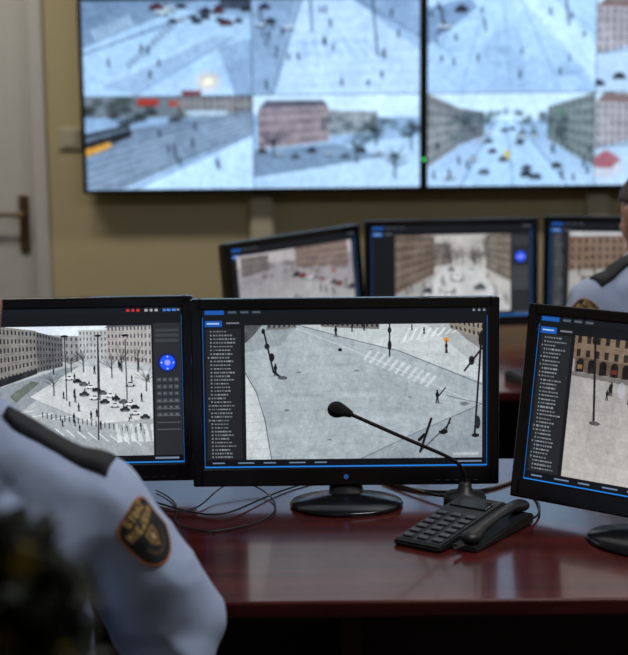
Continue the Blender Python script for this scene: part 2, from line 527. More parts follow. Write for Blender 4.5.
def pic_left():
    rs = np.random.RandomState(5)
    X0, Y0, X1, Y1 = -99, 308, 181, 465
    c = Canvas(X0, Y0, X1, Y1, 700, 396)
    ui_frame(c, X0, Y0, X1, Y1)
    ui_list(c, -96, 326, -62, 456, rs)
    for k, cc in enumerate([(0.8, 0.2, 0.2), (0.7, 0.7, 0.7), (0.2, 0.5, 0.9)]):
        for j in range(3):
            c.rect(126 + k * 18 + j * 5, 310, 129 + k * 18 + j * 5, 312.5, cc, .9)
    ui_panel(c, 152, 324, 179, 457, rs)
    for k in range(5):
        c.line((154, 403 + k * 7), (177, 403 + k * 7), .8, (0.35, 0.36, 0.38))
    c.clip = (-60, 326, 150, 457)
    c.grad(-60, 326, 150, 457, (0.72, 0.75, 0.77), (0.60, 0.63, 0.65))
    c.rect(-60, 326, 150, 344, (0.86, 0.90, 0.94))
    c.facade([(40, 334), (78, 336), (78, 362), (40, 362)], 8, 4, (0.57, 0.58, 0.58), (0.27, 0.28, 0.30))
    c.facade([(78, 330), (106, 330), (106, 360), (78, 360)], 8, 5, (0.70, 0.71, 0.71), (0.38, 0.40, 0.43))
    c.facade([(106, 326), (150, 324), (150, 366), (106, 361)], 12, 5, (0.67, 0.66, 0.65), (0.29, 0.29, 0.31))
    c.poly([(104, 328), (112, 323), (150, 320), (150, 327)], (0.36, 0.37, 0.42))
    c.facade([(-60, 318), (36, 330), (36, 372), (-60, 402)], 26, 6, (0.50, 0.49, 0.48), (0.13, 0.14, 0.15))
    c.facade([(36, 331), (62, 338), (62, 366), (36, 372)], 9, 6, (0.38, 0.38, 0.39), (0.13, 0.14, 0.16))
    c.poly([(-60, 394), (36, 368), (36, 373), (-60, 406)], (0.14, 0.15, 0.17))
    c.poly([(-60, 404), (62, 368), (78, 366), (20, 410), (-60, 457)], (0.54, 0.57, 0.60))
    c.poly([(28, 396), (78, 366), (150, 372), (150, 420), (90, 424)], (0.77, 0.79, 0.80))
    c.noise(.03, 14, 7)
    c.poly([(8, 395), (30, 380), (38, 382), (14, 402)], (0.36, 0.40, 0.36), .85)
    for k in range(6):
        c.line((-10 + k * 20, 410 + k * 3), (10 + k * 20, 407 + k * 3), .8, (0.9, 0.93, 0.94), .8)
    dk = (0.08, 0.09, 0.11)
    for k in range(32):
        c.person(rs.uniform(52, 148), rs.uniform(368, 438), rs.uniform(5, 9), dk)
    for k in range(11):
        c.car(68 + k * 6.5 + rs.uniform(-1, 1), 378 + k * 3.0, 9, [(0.88, 0.88, 0.9), (0.10, 0.11, 0.16), (0.32, 0.34, 0.37)][k % 3])
    for k in range(7):
        c.car(82 + k * 10, 394 + k * 4, 10, [(0.16, 0.18, 0.21), (0.82, 0.82, 0.84)][k % 2])
    c.car(18, 420, 20, (0.82, 0.83, 0.84)); c.car(128, 385, 11, (0.7, 0.72, 0.75)); c.car(-20, 425, 18, (0.3, 0.3, 0.35))
    for x in (64, 97, 124):
        c.line((x, 335 + (x % 7)), (x + .5, 400), 1.0, dk); c.ell(x, 336, 4, 1.2, dk)
    c.line((97, 335), (95, 440), 1.4, (0.15, 0.15, 0.17))
    for x, y in [(52, 395), (110, 378), (136, 372), (82, 372), (144, 392), (120, 372), (70, 372)]:
        c.tree(x, y, 26, rs, (0.20, 0.21, 0.22))
    for k in range(24):
        c.line((40 + k * 4.4, 412 + k * .8), (40 + k * 4.4, 417 + k * .8), 1, (0.16, 0.16, 0.18), .9)
    for k in range(10):
        c.line((30 + k * 11, 425 + k * 1.6), (38 + k * 11, 432 + k * 1.6), 1.2, (0.9, 0.93, 0.94), .7)
    for k in range(6):
        c.poly([(112 + k * 7, 425), (115 + k * 7, 425), (119 + k * 7, 443), (114 + k * 7, 443)], (0.88, 0.91, 0.92), .6)
    c.noise(.03, 4, 8); c.noise(.04, 1.6, 9)
    c.clip = (X0, Y0, X1, Y1)
    ui_border(c, X0, Y0, X1, Y1)
    return c

def pic_right():
    rs = np.random.RandomState(11)
    X0, Y0, X1, Y1 = 0, 0, 282, 159
    c = Canvas(X0, Y0, X1, Y1, 640, 362)
    ui_frame(c, X0, Y0, X1, Y1)
    ui_list(c, 4, 18, 37, 150, rs)
    c.clip = (41, 16, 277, 150)
    c.grad(41, 16, 277, 150, (0.58, 0.575, 0.57), (0.69, 0.675, 0.66))
    c.noise(.03, 20, 1)
    c.facade([(41, 0), (277, -4), (277, 44), (41, 38)], 24, 3, (0.46, 0.39, 0.33), (0.13, 0.11, 0.10))
    for k in range(20):      # arcade with shop fronts
        x = 43 + k * 12
        c.rect(x, 36 + k * .4, x + 12, 50 + k * .4, (0.36, 0.30, 0.26), .95)
        c.rect(x + 2, 40 + k * .4, x + 9.5, 50 + k * .4, (0.09, 0.08, 0.075), .95)
        c.ell(x + 5.75, 40 + k * .4, 3.75, 3.4, (0.09, 0.08, 0.075), .95)
        if k % 3 == 0:
            c.rect(x + 3, 43 + k * .4, x + 8, 47 + k * .4, [(0.65, 0.5, 0.3), (0.5, 0.2, 0.16)][k % 2], .7)
    c.poly([(41, 50), (277, 58), (277, 66), (41, 54)], (0.42, 0.41, 0.40))
    for k in range(12):
        c.line((60 + k * 26, 150), (70 + k * 18, 60), .5, (0.5, 0.5, 0.51), .35)
    for k in range(8):
        c.line((41, 70 + k * 12), (277, 84 + k * 12), .5, (0.54, 0.54, 0.54), .35)
    dk = (0.08, 0.08, 0.09)
    c.line((62, 16), (69, 96), 2.2, dk); c.ell(62, 19, 3.2, 4.4, dk); c.ell(70, 96, 6, 2.2, (0.3, 0.3, 0.3))
    c.line((118, 16), (123, 86), 2.0, dk); c.ell(117, 19, 3.2, 4.4, dk); c.person(111, 82, 26, (0.07, 0.07, 0.08)); c.person(103, 74, 16, (0.1, 0.1, 0.1))
    c.ell(94, 62, 4, 8, (0.68, 0.69, 0.71), .7)
    for k in range(26):
        c.person(rs.uniform(76, 272), rs.uniform(57, 74), rs.uniform(8, 11), dk)
    c.noise(.03, 5, 2); c.noise(.03, 1.6, 3)
    c.clip = (X0, Y0, X1, Y1)
    ui_border(c, X0, Y0, X1, Y1)
    return c

def pic_rear(kind):
    rs = np.random.RandomState(20 + kind)
    X0, Y0, X1, Y1 = 0, 0, 282, 159
    c = Canvas(X0, Y0, X1, Y1, 340, 192)
    ui_frame(c, X0, Y0, X1, Y1)
    if kind == 2:
        ui_list(c, 4, 18, 30, 150, rs)
    ui_panel(c, 246, 16, 278, 150, rs)
    if kind == 0:
        c.clip = (12, 14, 272, 152)
        c.grad(12, 14, 278, 152, (0.56, 0.55, 0.57), (0.66, 0.65, 0.66))
        c.rect(12, 14, 278, 34, (0.70, 0.68, 0.69))
        c.facade([(140, 12), (262, 8), (262, 58), (140, 46)], 13, 4, (0.56, 0.48, 0.45), (0.25, 0.23, 0.25))
        c.facade([(20, 16), (80, 18), (80, 44), (20, 50)], 9, 3, (0.48, 0.45, 0.45), (0.24, 0.23, 0.26))
        for k in range(26):
            c.ell(rs.uniform(60, 278), rs.uniform(34, 60), rs.uniform(5, 14), rs.uniform(3, 8), (0.34, 0.32, 0.34), .5, soft=.7)
        for k in range(10):
            c.car(140 + k * 14, 58 + k * 4, 18, [(0.13, 0.13, 0.16), (0.50, 0.18, 0.18), (0.78, 0.78, 0.8)][k % 3])
        c.ell(225, 62, 6, 4, (0.6, 0.14, 0.14), .8, soft=.5)
        c.poly([(12, 100), (180, 66), (278, 110), (278, 152), (12, 152)], (0.64, 0.64, 0.65), .7)
        for k in range(5):
            c.line((30 + 20 * k, 145), (150 + 20 * k, 78), 1.5, (0.78, 0.78, 0.79), .6)
        for k in range(7):
            c.person(rs.uniform(60, 260), rs.uniform(84, 140), 14)
        c.noise(.03, 26, 1); c.noise(.04, 6, 2); c.soften(1)
    elif kind == 1:
        c.clip = (42, 16, 244, 150)
        c.grad(42, 16, 244, 150, (0.74, 0.73, 0.72), (0.73, 0.73, 0.72))
        c.facade([(42, 14), (110, 18), (110, 84), (42, 118)], 11, 6, (0.46, 0.41, 0.37), (0.16, 0.14, 0.13))
        c.facade([(200, 18), (244, 12), (244, 100), (200, 76)], 8, 6, (0.52, 0.48, 0.44), (0.2, 0.19, 0.19))
        c.facade([(110, 30), (140, 32), (140, 66), (110, 72)], 5, 4, (0.57, 0.53, 0.5), (0.3, 0.28, 0.28))
        for k in range(16):
            c.tree(rs.uniform(110, 210), rs.uniform(54, 84), 40, rs, (0.26, 0.25, 0.25))
        c.poly([(125, 70), (185, 70), (244, 150), (60, 150)], (0.78, 0.785, 0.79), .85)
        c.poly([(42, 118), (110, 84), (125, 70), (60, 150), (42, 150)], (0.58, 0.58, 0.58), .7)
        for k in range(5):
            c.line((150 + k * .5, 80 + k * 14), (150 + k, 88 + k * 14), 1.5, (0.95, 0.95, 0.95), .8)
        c.car(150, 92, 22, (0.93, 0.94, 0.95)); c.car(176, 74, 13, (0.85, 0.86, 0.87)); c.car(136, 122, 26, (0.93, 0.93, 0.95)); c.car(98, 112, 18, (0.16, 0.16, 0.18))
        c.car(190, 108, 22, (0.30, 0.31, 0.33)); c.car(215, 126, 22, (0.88, 0.88, 0.9)); c.car(165, 140, 20, (0.13, 0.13, 0.15)); c.car(140, 76, 12, (0.2, 0.2, 0.22))
        for k in range(24):
            c.person(rs.uniform(56, 240), rs.uniform(80, 145), 11)
        c.noise(.04, 14, 1); c.noise(.05, 3, 2)
    else:
        c.clip = (34, 16, 244, 150)
        c.grad(34, 16, 244, 150, (0.60, 0.58, 0.56), (0.65, 0.645, 0.64))
        c.facade([(34, 10), (244, 12), (244, 70), (34, 84)], 18, 5, (0.50, 0.42, 0.36), (0.2, 0.17, 0.16))
        c.poly([(34, 16), (244, 16), (244, 20), (34, 24)], (0.75, 0.76, 0.78))
        for k in range(18):
            c.person(rs.uniform(40, 240), rs.uniform(80, 130), 13)
        c.car(110, 110, 30, (0.78, 0.78, 0.8)); c.car(170, 96, 26, (0.25, 0.12, 0.12)); c.car(70, 100, 24, (0.2, 0.2, 0.23))
        c.noise(.04, 14, 1); c.noise(.05, 4, 2)
    c.clip = (X0, Y0, X1, Y1)
    ui_border(c, X0, Y0, X1, Y1)
    return c

def cam_view(c, x0, y0, x1, y1, seed, kind):
    """one CCTV quadrant of the video wall"""
    rs = np.random.RandomState(seed)
    W, H = x1 - x0, y1 - y0
    c.clip = (x0, y0, x1, y1)
    U = lambda u, v: (x0 + u * W, y0 + v * H)
    sky = (0.86, 0.92, 0.96)
    dk = (0.10, 0.14, 0.21)
    c.grad(x0, y0, x1, y1, (0.60, 0.69, 0.79), (0.77, 0.85, 0.93))
    if kind == 'plaza':
        c.poly([U(0, .3), U(.6, .1), U(1, .2), U(1, .6), U(.3, 1), U(0, 1)], (0.74, 0.83, 0.91), .85)
        c.poly([U(.0, .0), U(.7, .0), U(.1, .42), U(0, .5)], (0.52, 0.60, 0.69), .9)
        c.poly([U(.1, .9), U(.8, .35), U(.9, .4), U(.3, 1)], (0.64, 0.72, 0.81), .7)
        c.poly([U(.8, .5), U(1, .4), U(1, 1), U(.9, 1)], (0.58, 0.66, 0.76), .7)
        c.line(U(.0, .56), U(.75, .10), 1.6, (0.38, 0.45, 0.55), .9)
        c.line(U(.1, .9), U(.8, .35), 1.2, (0.92, 0.97, 1), .6)
        c.line(U(.3, 1), U(.9, .4), 1.2, (0.46, 0.54, 0.64), .7)
        for k in range(12):
            c.line(U(.26 + k * .025, .66 - k * .04), U(.28 + k * .025, .70 - k * .04), 1.4, dk, .9)
        for k in range(8):
            c.poly([U(.05 + .03 * k, .30 - .02 * k), U(.065 + .03 * k, .29 - .02 * k), U(.10 + .03 * k, .40 - .02 * k), U(.08 + .03 * k, .41 - .02 * k)], (0.88, 0.94, 0.98), .5)
        for k in range(18):
            c.car(x0 + W * rs.uniform(.42, 1.0), y0 + H * rs.uniform(.03, .24), W * rs.uniform(.05, .09), [(0.10, 0.13, 0.2), (0.42, 0.2, 0.24), (0.88, 0.92, 0.96), (0.1, 0.13, 0.22)][k % 4])
        c.rect(*U(.82, .0), *U(1, .10), (0.24, 0.27, 0.33), .8)
        c.ell(*U(.74, .86), 17, 13, (1.0, 0.84, 0.70), .9, soft=1)
        c.ell(*U(.74, .86), 6, 5, (1.0, 0.97, 0.88), 1, soft=.6)
        for k in range(5):
            c.person(x0 + W * rs.uniform(.1, .6), y0 + H * rs.uniform(.5, .95), 8, dk)
        c.rect(*U(.58, .95), *U(.70, 1), (0.5, .2, .2), .8)
    elif kind == 'crossing':
        c.poly([U(.25, 0), U(.6, 0), U(1, .55), U(1, 1), U(.15, 1)], (0.80, 0.87, 0.94), .9)
        c.poly([U(0, .0), U(.3, .0), U(.12, 1), U(0, 1)], (0.60, 0.68, 0.77), .8)
        c.poly([U(.62, .0), U(1, .0), U(1, .4)], (0.60, 0.68, 0.78), .8)
        c.line(U(.3, .0), U(.12, 1), 1.5, (0.40, 0.47, 0.57), .8); c.line(U(.62, .0), U(1, .4), 1.5, (0.40, 0.47, 0.57), .8)
        for k in range(7):
            c.poly([U(.30 + .06 * k, .42), U(.32 + .06 * k, .42), U(.33 + .075 * k, .62), U(.30 + .075 * k, .62)], (0.64, 0.72, 0.82), .4)
        for k in range(9):
            c.line(U(.1, .15 + .11 * k), U(1, .05 + .12 * k), .8, (0.60, 0.68, 0.78), .4)
        c.line(U(.35, .0), U(.36, .35), 1.3, dk, .8); c.line(U(.72, .0), U(.75, .6), 1.5, dk, .8); c.line(U(.05, .1), U(.07, .4), 1.3, dk, .8)
        for k in range(22):
            c.person(x0 + W * rs.uniform(.02, .98), y0 + H * rs.uniform(.12, .95), rs.uniform(5, 10), dk)
        for k in range(4):
            c.car(x0 + W * rs.uniform(.0, .22), y0 + H * rs.uniform(.05, .6), W * .07, [(0.16, 0.2, 0.3), (0.85, 0.9, 0.95)][k % 2])
    elif kind == 'tram':
        c.rect(x0, y0, x1, y0 + H * .22, (0.52, 0.55, 0.58))
        c.facade([U(.55, -.05), U(1, -.02), U(1, .2), U(.55, .2)], 12, 2, (0.62, 0.60, 0.60), (0.32, 0.34, 0.38))
        for k in range(24):
            c.ell(*U(rs.uniform(0, .6), rs.uniform(.0, .30)), 9, 5, [(0.20, 0.23, 0.24), (0.32, 0.35, 0.34)][k % 2], .7, soft=.6)
        c.rect(x0 + W * .31, y0 + H * .02, x0 + W * .44, y0 + H * .10, (0.78, 0.26, 0.22), .85)
        c.rect(x0 + W * .5, y0 + H * .04, x0 + W * .56, y0 + H * .11, (0.78, 0.32, 0.26), .8)
        c.poly([U(0, .42), U(1, .15), U(1, .4), U(.2, 1), U(0, 1)], (0.52, 0.57, 0.64), .9)
        for k in range(5):
            c.line(U(0, .68 + k * .08), U(1, .2 + k * .04), 1.0, (0.80, 0.86, 0.92), .8)
        c.poly([U(.0, .40), U(.26, .30), U(.28, .42), U(.0, .62)], (0.16, 0.17, 0.20), .95)
        c.poly([U(.0, .44), U(.26, .33), U(.26, .36), U(.0, .49)], (0.50, 0.55, 0.6), .95)
        c.poly([U(.0, .56), U(.15, .48), U(.15, .54), U(.0, .64)], (0.92, 0.68, 0.30), .95)
        c.poly([U(.28, 1), U(1, .42), U(1, 1)], (0.82, 0.90, 0.97), .9)
        c.line(U(.28, 1), U(1, .42), 1.5, (0.40, 0.46, 0.54), .8)
        for k in range(9):
            c.person(x0 + W * rs.uniform(.3, 1), y0 + H * rs.uniform(.3, .95), 8, dk)
        c.rect(*U(.6, .15), *U(.85, .21), (0.82, 0.88, 0.93), .7)
    elif kind == 'trees':
        c.poly([U(0, 0), U(1, 0), U(1, .25), U(0, .2)], sky)
        c.facade([U(.03, .14), U(.45, .12), U(.45, .50), U(.03, .58)], 14, 4, (0.72, 0.65, 0.66), (0.40, 0.37, 0.42))
        c.poly([U(.03, .14), U(.08, .06), U(.42, .05), U(.45, .12)], (0.44, 0.43, 0.48))
        c.facade([U(.45, .16), U(.75, .18), U(.75, .4), U(.45, .44)], 9, 3, (0.70, 0.71, 0.72), (0.42, 0.44, 0.48))
        for k in range(26):
            x = rs.uniform(.42, 1); y = rs.uniform(.24, .48)
            c.ell(*U(x, y), rs.uniform(4, 10), rs.uniform(3, 7), [(0.26, 0.32, 0.34), (0.38, 0.45, 0.48)][k % 2], .55, soft=.7)
        c.poly([U(.2, 1), U(.3, .6), U(1, .45), U(1, 1)], (0.78, 0.86, 0.93), .9)
        c.poly([U(0, .6), U(.5, .53), U(.8, .68), U(0, .9)], (0.52, 0.59, 0.67), .85)
        c.line(U(0, .9), U(.8, .68), 1.4, (0.90, 0.96, 1), .8)
        for k in range(9):
            c.car(x0 + W * (.05 + k * .1), y0 + H * (.60 + .03 * (k % 3)), 10, [(0.12, 0.15, 0.2), (0.85, 0.9, 0.94), (0.4, 0.45, 0.5)][k % 3])
        for u, v in ((.85, .9), (.62, .74), (.12, .66), (.95, .6), (.74, .55)):
            c.tree(*U(u, v), 34, rs, (0.18, 0.22, 0.26))
    elif kind == 'wide':
        c.grad(x0, y0, x1, y1, (0.77, 0.86, 0.93), (0.72, 0.81, 0.91))
        for k in range(6):
            c.line(U(.25 + k * .1, 0), U(-.1 + k * .3, 1), 1.3, (0.52, 0.62, 0.73), .6)
        c.poly([U(.55, .0), U(.75, 0), U(1, .5), U(1, .9)], (0.86, 0.93, 0.98), .7)
        c.poly([U(.0, .1), U(.25, 0), U(.3, .1), U(.0, .5)], (0.54, 0.63, 0.74), .9)
        c.poly([U(.2, 1), U(.4, .3), U(.55, .3), U(.6, 1)], (0.66, 0.75, 0.85), .45)
        for k in range(5):
            c.ell(*U(rs.uniform(.1, .9), rs.uniform(.2, .9)), 20, 6, (0.60, 0.70, 0.80), .6, soft=1)
        for k in range(18):
            c.person(x0 + W * rs.uniform(0, 1), y0 + H * rs.uniform(.1, .9), rs.uniform(5, 8), dk)
        c.line(U(.08, .1), U(.1, .35), 2, dk, .9); c.car(*U(.2, .12), 14, dk); c.car(*U(.1, .3), 14, (0.85, .9, .95))
        c.line(U(.82, .0), U(.84, .3), 1.5, dk, .8)
    elif kind == 'avenue':
        c.rect(x0, y0, x1, y0 + H * .3, sky)
        c.facade([U(0, .0), U(.2, .16), U(.2, .55), U(0, .8)], 7, 6, (0.64, 0.64, 0.64), (0.32, 0.35, 0.39))
        c.facade([U(.72, .15), U(1, .0), U(1, .8), U(.72, .5)], 8, 6, (0.60, 0.63, 0.63), (0.30, 0.35, 0.37))
        c.facade([U(.2, .16), U(.34, .2), U(.34, .46), U(.2, .55)], 5, 4, (0.54, 0.55, 0.57), (0.30, 0.33, 0.38))
        for k in range(50):
            x = rs.uniform(.15, .85); y = .2 + abs(x - .47) * rs.uniform(0.1, 1.1)
            c.ell(*U(x, y), rs.uniform(3, 7), rs.uniform(3, 7), [(0.22, 0.28, 0.30), (0.36, 0.44, 0.46)][k % 2], .55, soft=.7)
        c.poly([U(.42, .28), U(.52, .28), U(.85, 1), U(.2, 1)], (0.76, 0.85, 0.93), .9)
        c.line(U(.47, .3), U(.52, 1), 1.3, (0.48, 0.55, 0.63), .7)
        c.line(U(.42, .28), U(.2, 1), 1.3, (0.42, 0.5, 0.58), .8); c.line(U(.52, .28), U(.85, 1), 1.3, (0.42, 0.5, 0.58), .8)
        for k in range(20):
            t = rs.uniform(.35, 1)
            c.car(x0 + W * (.46 + (rs.uniform(-.4, .42)) * t), y0 + H * t * .95, W * .06 * t + 3, [(0.92, 0.96, 0.99), (0.10, 0.12, 0.17), (0.38, 0.43, 0.50)][k % 3])
        for k in range(14):
            c.person(x0 + W * rs.choice([rs.uniform(0, .25), rs.uniform(.75, 1)]), y0 + H * rs.uniform(.6, .98), 8, dk)
        c.ell(*U(.48, .66), 3, 5, (0.88, 0.78, 0.4))
        c.ell(*U(.8, .2), 4, 6, (0.35, 0.6, 0.45), .5, soft=.6)
    else:
        c.rect(x0, y0, x1, y0 + H * .25, sky)
        c.facade([U(0, .1), U(.5, .15), U(.5, .5), U(0, .6)], 12, 5, (0.76, 0.72, 0.73), (0.46, 0.45, 0.50))
        c.poly([U(0, .1), U(.06, 0), U(.46, .06), U(.5, .15)], (0.58, 0.50, 0.49))
        c.poly([U(.5, .4), U(1, .3), U(1, 1), U(.0, 1), U(.0, .6)], (0.80, 0.86, 0.92), .85)
        c.line(U(.0, .6), U(.5, .5), 1.5, (0.38, 0.43, 0.5), .8)
        for k in range(7):
            c.car(x0 + W * rs.uniform(.0, .9), y0 + H * rs.uniform(.55, .95), W * .08, [(0.2, 0.24, 0.3), (0.85, .9, .95)][k % 2])
        for k in range(16):
            c.ell(*U(rs.uniform(.4, 1), rs.uniform(.2, .45)), 7, 5, (0.28, 0.35, 0.40), .55, soft=.7)
        if kind == 'stall':
            c.poly([U(.0, .70), U(.07, .62), U(.16, .73), U(.10, .82), U(0, .81)], (0.72, 0.40, 0.42), .8)
            c.poly([U(.0, .81), U(.10, .82), U(.17, .75), U(.17, .86), U(.09, .93), U(0, .92)], (0.86, 0.84, 0.86), .85)
    c.noise(.025, W / 7, seed + 50)
    c.noise(.02, W / 22, seed + 90)
    c.noise(.05, 2.5, seed + 91)
    c.soften(1)
    c.clip = (c.x0, c.y0, c.x1, c.y1)

def pic_wall(kinds, seed):
    c = Canvas(0, 0, 344, 194, 344, 194, bg=(0.3, 0.36, 0.42))
    cam_view(c, 0, 0, 171.5, 96.5, seed, kinds[0])
    cam_view(c, 172.7, 0, 344, 96.5, seed + 1, kinds[1])
    cam_view(c, 0, 97.7, 171.5, 194, seed + 2, kinds[2])
    cam_view(c, 172.7, 97.7, 344, 194, seed + 3, kinds[3])
    return c

# ------------------------------------------------------------------ room shell
XL, XR, YB, YF, H = -2.6, 3.4, -1.6, 5.45, 2.8
WT = 0.12
box('floor', ((XL + XR) / 2, (YB + YF) / 2, -0.05), (XR - XL + 2 * WT, YF - YB + 2 * WT, 0.1), M_FLOOR)
box('ceiling', ((XL + XR) / 2, (YB + YF) / 2, H + 0.05), (XR - XL + 2 * WT, YF - YB + 2 * WT, 0.1), M_CEIL)
box('wall_left', (XL - WT / 2, (YB + YF) / 2, H / 2), (WT, YF - YB + 2 * WT, H), M_WALL)
box('wall_right', (XR + WT / 2, (YB + YF) / 2, H / 2), (WT, YF - YB + 2 * WT, H), M_WALL)
box('wall_rear', ((XL + XR) / 2, YB - WT / 2, H / 2), (XR - XL, WT, H), M_WALL)
DX0, DX1, DH = -1.905, -0.995, 2.05
bm = bmesh.new()
add_box(bm, ((XL + DX0) / 2, YF + WT / 2, H / 2), (DX0 - XL, WT, H))
add_box(bm, ((XR + DX1) / 2, YF + WT / 2, H / 2), (XR - DX1, WT, H))
add_box(bm, ((DX0 + DX1) / 2, YF + WT / 2, (H + DH) / 2), (DX1 - DX0, WT, H - DH))
obj_from_bm('wall_front', bm, M_WALL)
d = empty('door_1', ((DX0 + DX1) / 2, YF, 0))
dw = DX1 - DX0
bm = bmesh.new()
add_box(bm, (0, 0.03, DH / 2), (dw - 0.004, 0.04, DH - 0.004), 0.003)
for zc, hh in ((0.5, 0.7), (1.45, 0.85)):
    for sx in (-1, 1):
        add_box(bm, (sx * 0.27, 0.009, zc), (0.012, 0.008, hh), 0.002)
    for sz in (-1, 1):
        add_box(bm, (0, 0.009, zc + sz * hh / 2), (0.55, 0.008, 0.012), 0.002)
obj_from_bm('leaf', bm, M_DOOR, d)
bm = bmesh.new()
add_box(bm, (dw / 2 + 0.012, -0.008, DH / 2), (0.05, 0.024, DH + 0.06), 0.004)
add_box(bm, (-dw / 2 - 0.012, -0.008, DH / 2), (0.05, 0.024, DH + 0.06), 0.004)
add_box(bm, (0, -0.008, DH + 0.012), (dw, 0.024, 0.05), 0.004)
obj_from_bm('frame', bm, M_DOOR, d)
hx = -1.050 - (DX0 + DX1) / 2
bm = bmesh.new()
add_box(bm, (hx, 0.004, 0.955), (0.036, 0.012, 0.21), 0.004)
add_cyl(bm, (hx, 0.0, 0.99), (hx, -0.05, 0.99), 0.011)
hull(bm, ((hx, -0.05, 0.99), 0.010), ((hx - 0.06, -0.052, 0.993), 0.008))
hull(bm, ((hx - 0.06, -0.052, 0.993), 0.008), ((hx - 0.12, -0.045, 0.985), 0.009))
add_cyl(bm, (hx, -0.004, 0.90), (hx, 0.0, 0.90), 0.010)
obj_from_bm('handle', bm, M_BRONZE, d)

bm = bmesh.new()
add_box(bm, ((XR + DX1 + 0.05) / 2, YF - 0.008, 0.05), (XR - DX1 - 0.07, 0.016, 0.09), 0.004)
obj_from_bm('baseboard_front', bm, M_TRIM)
box('baseboard_left', (XL + 0.008, (YB + YF) / 2, 0.05), (0.016, YF - YB - 0.05, 0.09), M_TRIM, bevel=0.004)
box('baseboard_right', (XR - 0.008, (YB + YF) / 2, 0.05), (0.016, YF - YB - 0.05, 0.09), M_TRIM, bevel=0.004)
for i, x in enumerate((-0.185, 1.03)):
    bm = bmesh.new()
    add_box(bm, (x, YF - 0.02, 0.58), (0.085, 0.04, 0.95), 0.004)
    add_box(bm, (x, YF - 0.042, 0.58), (0.065, 0.006, 0.95), 0.002)
    obj_from_bm('trim_%d' % (i + 1), bm, M_TRIM)
sw = empty('light_switch', (-0.875, YF, 1.26))
box('plate', (0, -0.006, 0), (0.08, 0.012, 0.08), M_TRIM, sw, 0.004)
box('rocker', (0, -0.014, 0), (0.05, 0.008, 0.055), M_TRIM, sw, 0.002)

# ------------------------------------------------------------------ video wall
PW, PH = 1.21, 0.685
VX, VZ, VY = -0.815, 1.068, 5.35
vw = empty('video_wall', (VX, VY, VZ))
kinds = {(0, 0): ('plaza', 'crossing', 'tram', 'trees'), (1, 0): ('wide', 'houses', 'avenue', 'stall'),
         (2, 0): ('crossing', 'tram', 'wide', 'trees'), (0, 1): ('avenue', 'wide', 'crossing', 'houses'),
         (1, 1): ('trees', 'plaza', 'avenue', 'crossing'), (2, 1): ('houses', 'avenue', 'plaza', 'wide')}
bmF = bmesh.new()
bz = 0.014
for (i, j), k in kinds.items():
    cx, cz = PW * (i + .5), PH * (j + .5)
    pic_wall(k, 10 * i + 40 * j + 1).mesh('display_%d_%d' % (i, j), PW - 2 * bz, PH - 2 * bz, M_SCRW, vw, (cx, 0.004, cz), gain=(0.84, 1.0, 1.15), gamma=1.25)
    for sx in (-1, 1):
        add_box(bmF, (cx + sx * (PW / 2 - bz / 2), 0.0, cz), (bz, 0.02, PH), 0.002)
    for sz in (-1, 1):
        add_box(bmF, (cx, 0.0, cz + sz * (PH / 2 - bz / 2)), (PW - 2 * bz, 0.02, bz), 0.002)
    add_box(bmF, (cx, 0.035, cz), (PW - 0.002, 0.055, PH - 0.002), 0.003)
    add_box(bmF, (cx, 0.08, cz), (0.4, 0.04, 0.4))
obj_from_bm('frames', bmF, M_BLK, vw)
bm = bmesh.new()
add_box(bm, (PW, -0.013, 0.11), (0.009, 0.008, 0.009), 0.002)
obj_from_bm('status_led', bm, M_LED, vw)

# ------------------------------------------------------------------ desks
def desk(name, x0, x1, y0, y1, z):
    e = empty(name, ((x0 + x1) / 2, (y0 + y1) / 2, 0))
    w, dp = x1 - x0, y1 - y0
    bm = bmesh.new()
    add_box(bm, (0, 0, z - 0.0125), (w, dp, 0.025), 0.004, 3)
    obj_from_bm('top', bm, M_WOOD, e)
    bm = bmesh.new()
    for sx in (-1, 0, 1):
        add_box(bm, (sx * (w / 2 - 0.03), 0.04, (z - 0.026) / 2), (0.03, dp - 0.16, z - 0.027), 0.002)
    add_box(bm, (0, dp / 2 - 0.12, (z - 0.026) / 2 + 0.05), (w - 0.10, 0.018, z - 0.13), 0.002)
    obj_from_bm('side_and_modesty_panels', bm, M_WOODD, e)
    bm = bmesh.new()
    add_cyl(bm, (0.45, dp / 2 - 0.07, z), (0.45, dp / 2 - 0.07, z + 0.003), 0.035)
    obj_from_bm('cable_grommet', bm, M_BLKM, e)
    return e
desk('desk', -1.25, 1.35, 1.98, 2.76, 0.75)
RZ = 0.68
desk('desk', -0.55, 2.2, 3.70, 4.75, RZ)

